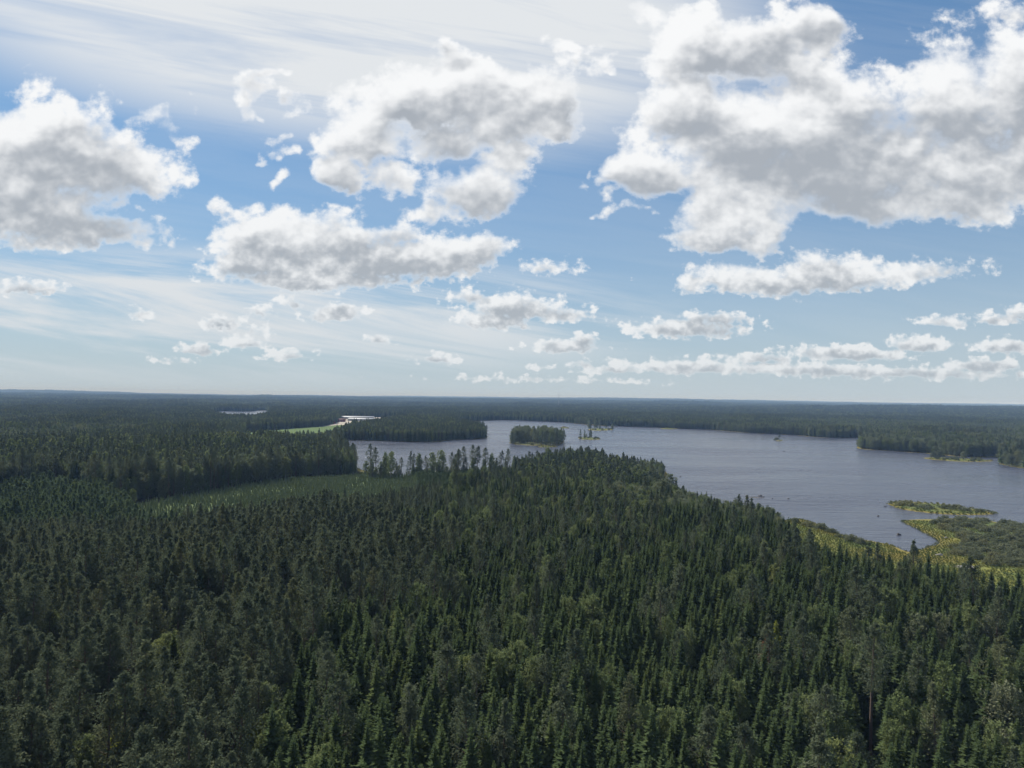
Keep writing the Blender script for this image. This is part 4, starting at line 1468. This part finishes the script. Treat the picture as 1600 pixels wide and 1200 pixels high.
rock(1506, 890, 13.0, 0.35, 'pale flat bare rock at the edge of the spruce wood', 'palerock', seed=20, z=0.9)
rock(1478, 842, 1.8, 0.5, 'small pale stone on the sedge rim of the bay', 'palerock', seed=21, z=0.5)

# ------------------------------------------------------------------ buildings beyond the lake
M['metal'] = plain('pale_metal_roof', (0.33, 0.34, 0.35), 0.55, 0.06, 0.3, 0.4)
M['panel'] = plain('grey_wall_panels', (0.42, 0.42, 0.42), 0.7, 0.08, 0.3)
M['red'] = plain('red_painted_boards', (0.22, 0.045, 0.032), 0.85, 0.15, 0.8)
M['tile'] = plain('brown_roof_tiles', (0.12, 0.065, 0.05), 0.85, 0.2, 0.8)
M['white'] = plain('white_paint', (0.75, 0.74, 0.70), 0.7, 0.05, 0.5)
M['glass'] = plain('window_glass', (0.04, 0.05, 0.06), 0.15, 0.1, 0.5, 0.5)


def box(x0, x1, y0, y1, z0, z1):
    v = np.array([(x, y, z) for z in (z0, z1) for x, y in ((x0, y0), (x1, y0), (x1, y1), (x0, y1))], float)
    f = np.array([(0, 3, 2, 1), (4, 5, 6, 7), (0, 1, 5, 4), (1, 2, 6, 5), (2, 3, 7, 6), (3, 0, 4, 7)])
    return v, [f]


def gable(L_, W_, z0, rise, over=0.5, th=0.25):
    """pitched roof slab, ridge along x"""
    out = []
    for s in (-1, 1):
        y0, y1 = s * (W_ / 2 + over), 0.0
        a, b_ = -L_ / 2 - over, L_ / 2 + over
        zz0 = z0 - over * rise / (W_ / 2)
        v = np.array([(a, y0, zz0), (b_, y0, zz0), (b_, y1, z0 + rise), (a, y1, z0 + rise), (a, y0, zz0 + th), (b_, y0, zz0 + th), (b_, y1, z0 + rise + th), (a, y1, z0 + rise + th)], float)
        f = np.array([(0, 1, 2, 3), (7, 6, 5, 4), (0, 4, 5, 1), (1, 5, 6, 2), (3, 2, 6, 7), (0, 3, 7, 4)])
        out.append((v, [f]))
    return merge(*out)


def gable_wall(L_, W_, h, rise):
    v = [(-L_ / 2, -W_ / 2, -0.5), (L_ / 2, -W_ / 2, -0.5), (L_ / 2, W_ / 2, -0.5), (-L_ / 2, W_ / 2, -0.5), (-L_ / 2, -W_ / 2, h), (L_ / 2, -W_ / 2, h), (L_ / 2, W_ / 2, h), (-L_ / 2, W_ / 2, h), (-L_ / 2, 0, h + rise), (L_ / 2, 0, h + rise)]
    q = np.array([(0, 1, 5, 4), (2, 3, 7, 6), (1, 2, 6, 5), (3, 0, 4, 7)])
    t = np.array([(5, 6, 9), (7, 4, 8)])
    return np.array(v, float), [q, t]


def house(name, px_, py_, L_, W_, h, rise, turn, wall, roof, label, category, nwin=3, doorw=1.0, raise_=0.0):
    x, y = G(px_, py_)
    e = bpy.data.objects.new(name, None)
    COL.objects.link(e)
    e.location = (x, y, float(ground_z(np.array([x]), np.array([y]))[0]) + raise_)
    e.rotation_euler = (0, 0, turn)
    e['label'], e['category'] = label, category
    link('wall', build_mesh('wall', [(gable_wall(L_, W_, h, rise), M[wall])]), e)
    rf = link('roof', build_mesh('roof', [(gable(L_, W_, h + 0.02, rise), M[roof])]), e)
    if category == 'house':
        link('chimney', build_mesh('chimney', [(box(L_ * .2, L_ * .2 + .7, -.35, .35, h + rise * .6, h + rise + 1.0), M['tile'])]), rf)
    wme = build_mesh('window', [(box(-0.65, 0.65, -0.06, 0.06, 0, 1.3), M['white'])])
    pme = build_mesh('pane', [(box(-0.5, 0.5, -0.085, -0.062, 0.15, 1.15), M['glass'])])
    for i in range(nwin):
        xx = -L_ / 2 + L_ * (i + 0.5) / nwin
        if abs(xx) < doorw * .8 + 1.0:
            continue
        w = link('window', wme, e)
        w.location = (xx, -W_ / 2 - 0.01, min(h * 0.45, 2.4))
        link('pane', pme, w)
    d = link('door', build_mesh('door', [(box(-doorw / 2, doorw / 2, -0.08, 0.05, 0, 2.1 if doorw < 2 else h * .7), M['white' if category == 'house' else 'metal'])]), e)
    d.location = (0, -W_ / 2 - 0.01, 0)
    return e


house('warehouse', 556, 655.8, 96.0, 26.0, 5.5, 2.2, 0.06, 'panel', 'metal', 'long low warehouse with pale metal roof, rear one by the gravel yard', 'warehouse', 12, 4.0)
house('warehouse', 569, 658.8, 78.0, 22.0, 4.8, 2.0, -0.10, 'panel', 'metal', 'pale-roofed warehouse nearer the field, in front of the longer one', 'warehouse', 10, 4.0)
house('barn', 531, 660.6, 26.0, 11.0, 4.6, 3.0, 0.2, 'red', 'tile', 'red barn at the near corner of the gravel yard', 'barn', 5, 3.0)
house('barn', 518, 663.6, 15.0, 8.0, 3.8, 2.4, 0.1, 'red', 'tile', 'small red shed beside the field end', 'barn', 3, 2.0)
house('warehouse', 624, 655.0, 60.0, 18.0, 4.5, 2.0, 0.0, 'panel', 'metal', 'pale-roofed warehouse half hidden behind the trees of the peninsula', 'warehouse', 8, 4.0)
house('cottage', 1474, 687.5, 9.0, 6.5, 3.2, 2.4, 0.3, 'white', 'tile', 'white cottage among leafy trees behind the far shore meadow', 'house', 3)
house('cottage', 1519, 686.0, 9.0, 6.5, 5.4, 2.4, -0.3, 'white', 'metal', 'taller pale cottage among leafy trees, farther along the far shore', 'house', 3)

# clipped hedge along the upper side of the field
hp = [G(392, 675.6), G(430, 672.6), G(470, 669.4), G(512, 666.2)]
rh = np.random.default_rng(77)
cs = []
for a, b_ in zip(hp[:-1], hp[1:]):
    n = int(math.hypot(b_[0] - a[0], b_[1] - a[1]) / 1.3)
    for t in np.linspace(0, 1, n):
        for zz in (0.8, 2.2, 3.6):
            cs.append((a[0] + (b_[0] - a[0]) * t + rh.normal(0, .4), a[1] + (b_[1] - a[1]) * t + rh.normal(0, .4), zz + 1.5))
c, u_, v_ = clumps(rh, np.array(cs), np.full(len(cs), 1.2), 8, 0.6)
L = Leaves()
L.quads(c, u_, v_)
hd = link('hedge', build_mesh('hedge', [(L.arrays(), M['spruce'])]), label='dark straight hedge along the far side of the green field', category='hedge')

# slender lattice mast on the skyline
mx_, my_ = G(873, 640)
mh = 92.0
mz = float(ground_z(np.array([mx_]), np.array([my_]))[0])
M['steel'] = plain('mast_steel', (0.35, 0.35, 0.36), 0.6, 0.1, 0.3)
me_ = bpy.data.objects.new('radio_mast', None)
COL.objects.link(me_)
me_.location = (mx_, my_, mz)
me_['label'], me_['category'] = 'thin grey radio mast standing above the distant forest on the skyline', 'mast'
legs = [(1.6 * math.cos(t), 1.6 * math.sin(t)) for t in (0.5, 2.6, 4.7)]
for a in legs:
    link('leg', build_mesh('leg', [(tube([(a[0], a[1], -1), (a[0] * .45, a[1] * .45, mh)], [0.35, 0.25], 5), M['steel'])]), me_)
br = []
for i in range(24):
    z0, z1 = mh * i / 24, mh * (i + 1) / 24
    for j in range(3):
        f0, f1 = 1 - .55 * i / 24, 1 - .55 * (i + 1) / 24
        a, b_ = legs[j], legs[(j + 1) % 3]
        br.append(tube([(a[0] * f0, a[1] * f0, z0), (b_[0] * f1, b_[1] * f1, z1)], [0.14, 0.14], 4))
link('bracing', build_mesh('bracing', [(merge(*br), M['steel'])]), me_)
link('antenna', build_mesh('antenna', [(tube([(0, 0, mh - 1), (0, 0, mh + 8)], [0.5, 0.3], 6), M['steel'])]), me_)

# ------------------------------------------------------------------ haze
HAZE_DENSITY = 0.000088
m, b = new_mat('haze')
pv = b.new('ShaderNodeVolumePrincipled')
pv.inputs['Color'].default_value = (0.40, 0.62, 1.0, 1)
pv.inputs['Density'].default_value = HAZE_DENSITY
pv.inputs['Absorption Color'].default_value = (1, 1, 1, 1)         # scatters, does not absorb
pv.inputs['Anisotropy'].default_value = -0.3
out = b.new('ShaderNodeOutputMaterial')
b.put(out.inputs['Volume'], pv.outputs[0])
zmin = float(gz_.min()) - 1.0
zmax = max(float(gz_.max()) + 42.0, mz + mh + 9, CAM_H + 3.0)
v, f = box(-21500, 21500, -21500, 21500, zmin, zmax)
link('haze', build_mesh('haze', [((v, f), m)]), kind='stuff', label='thin bluish haze over the distant forest', category='haze')
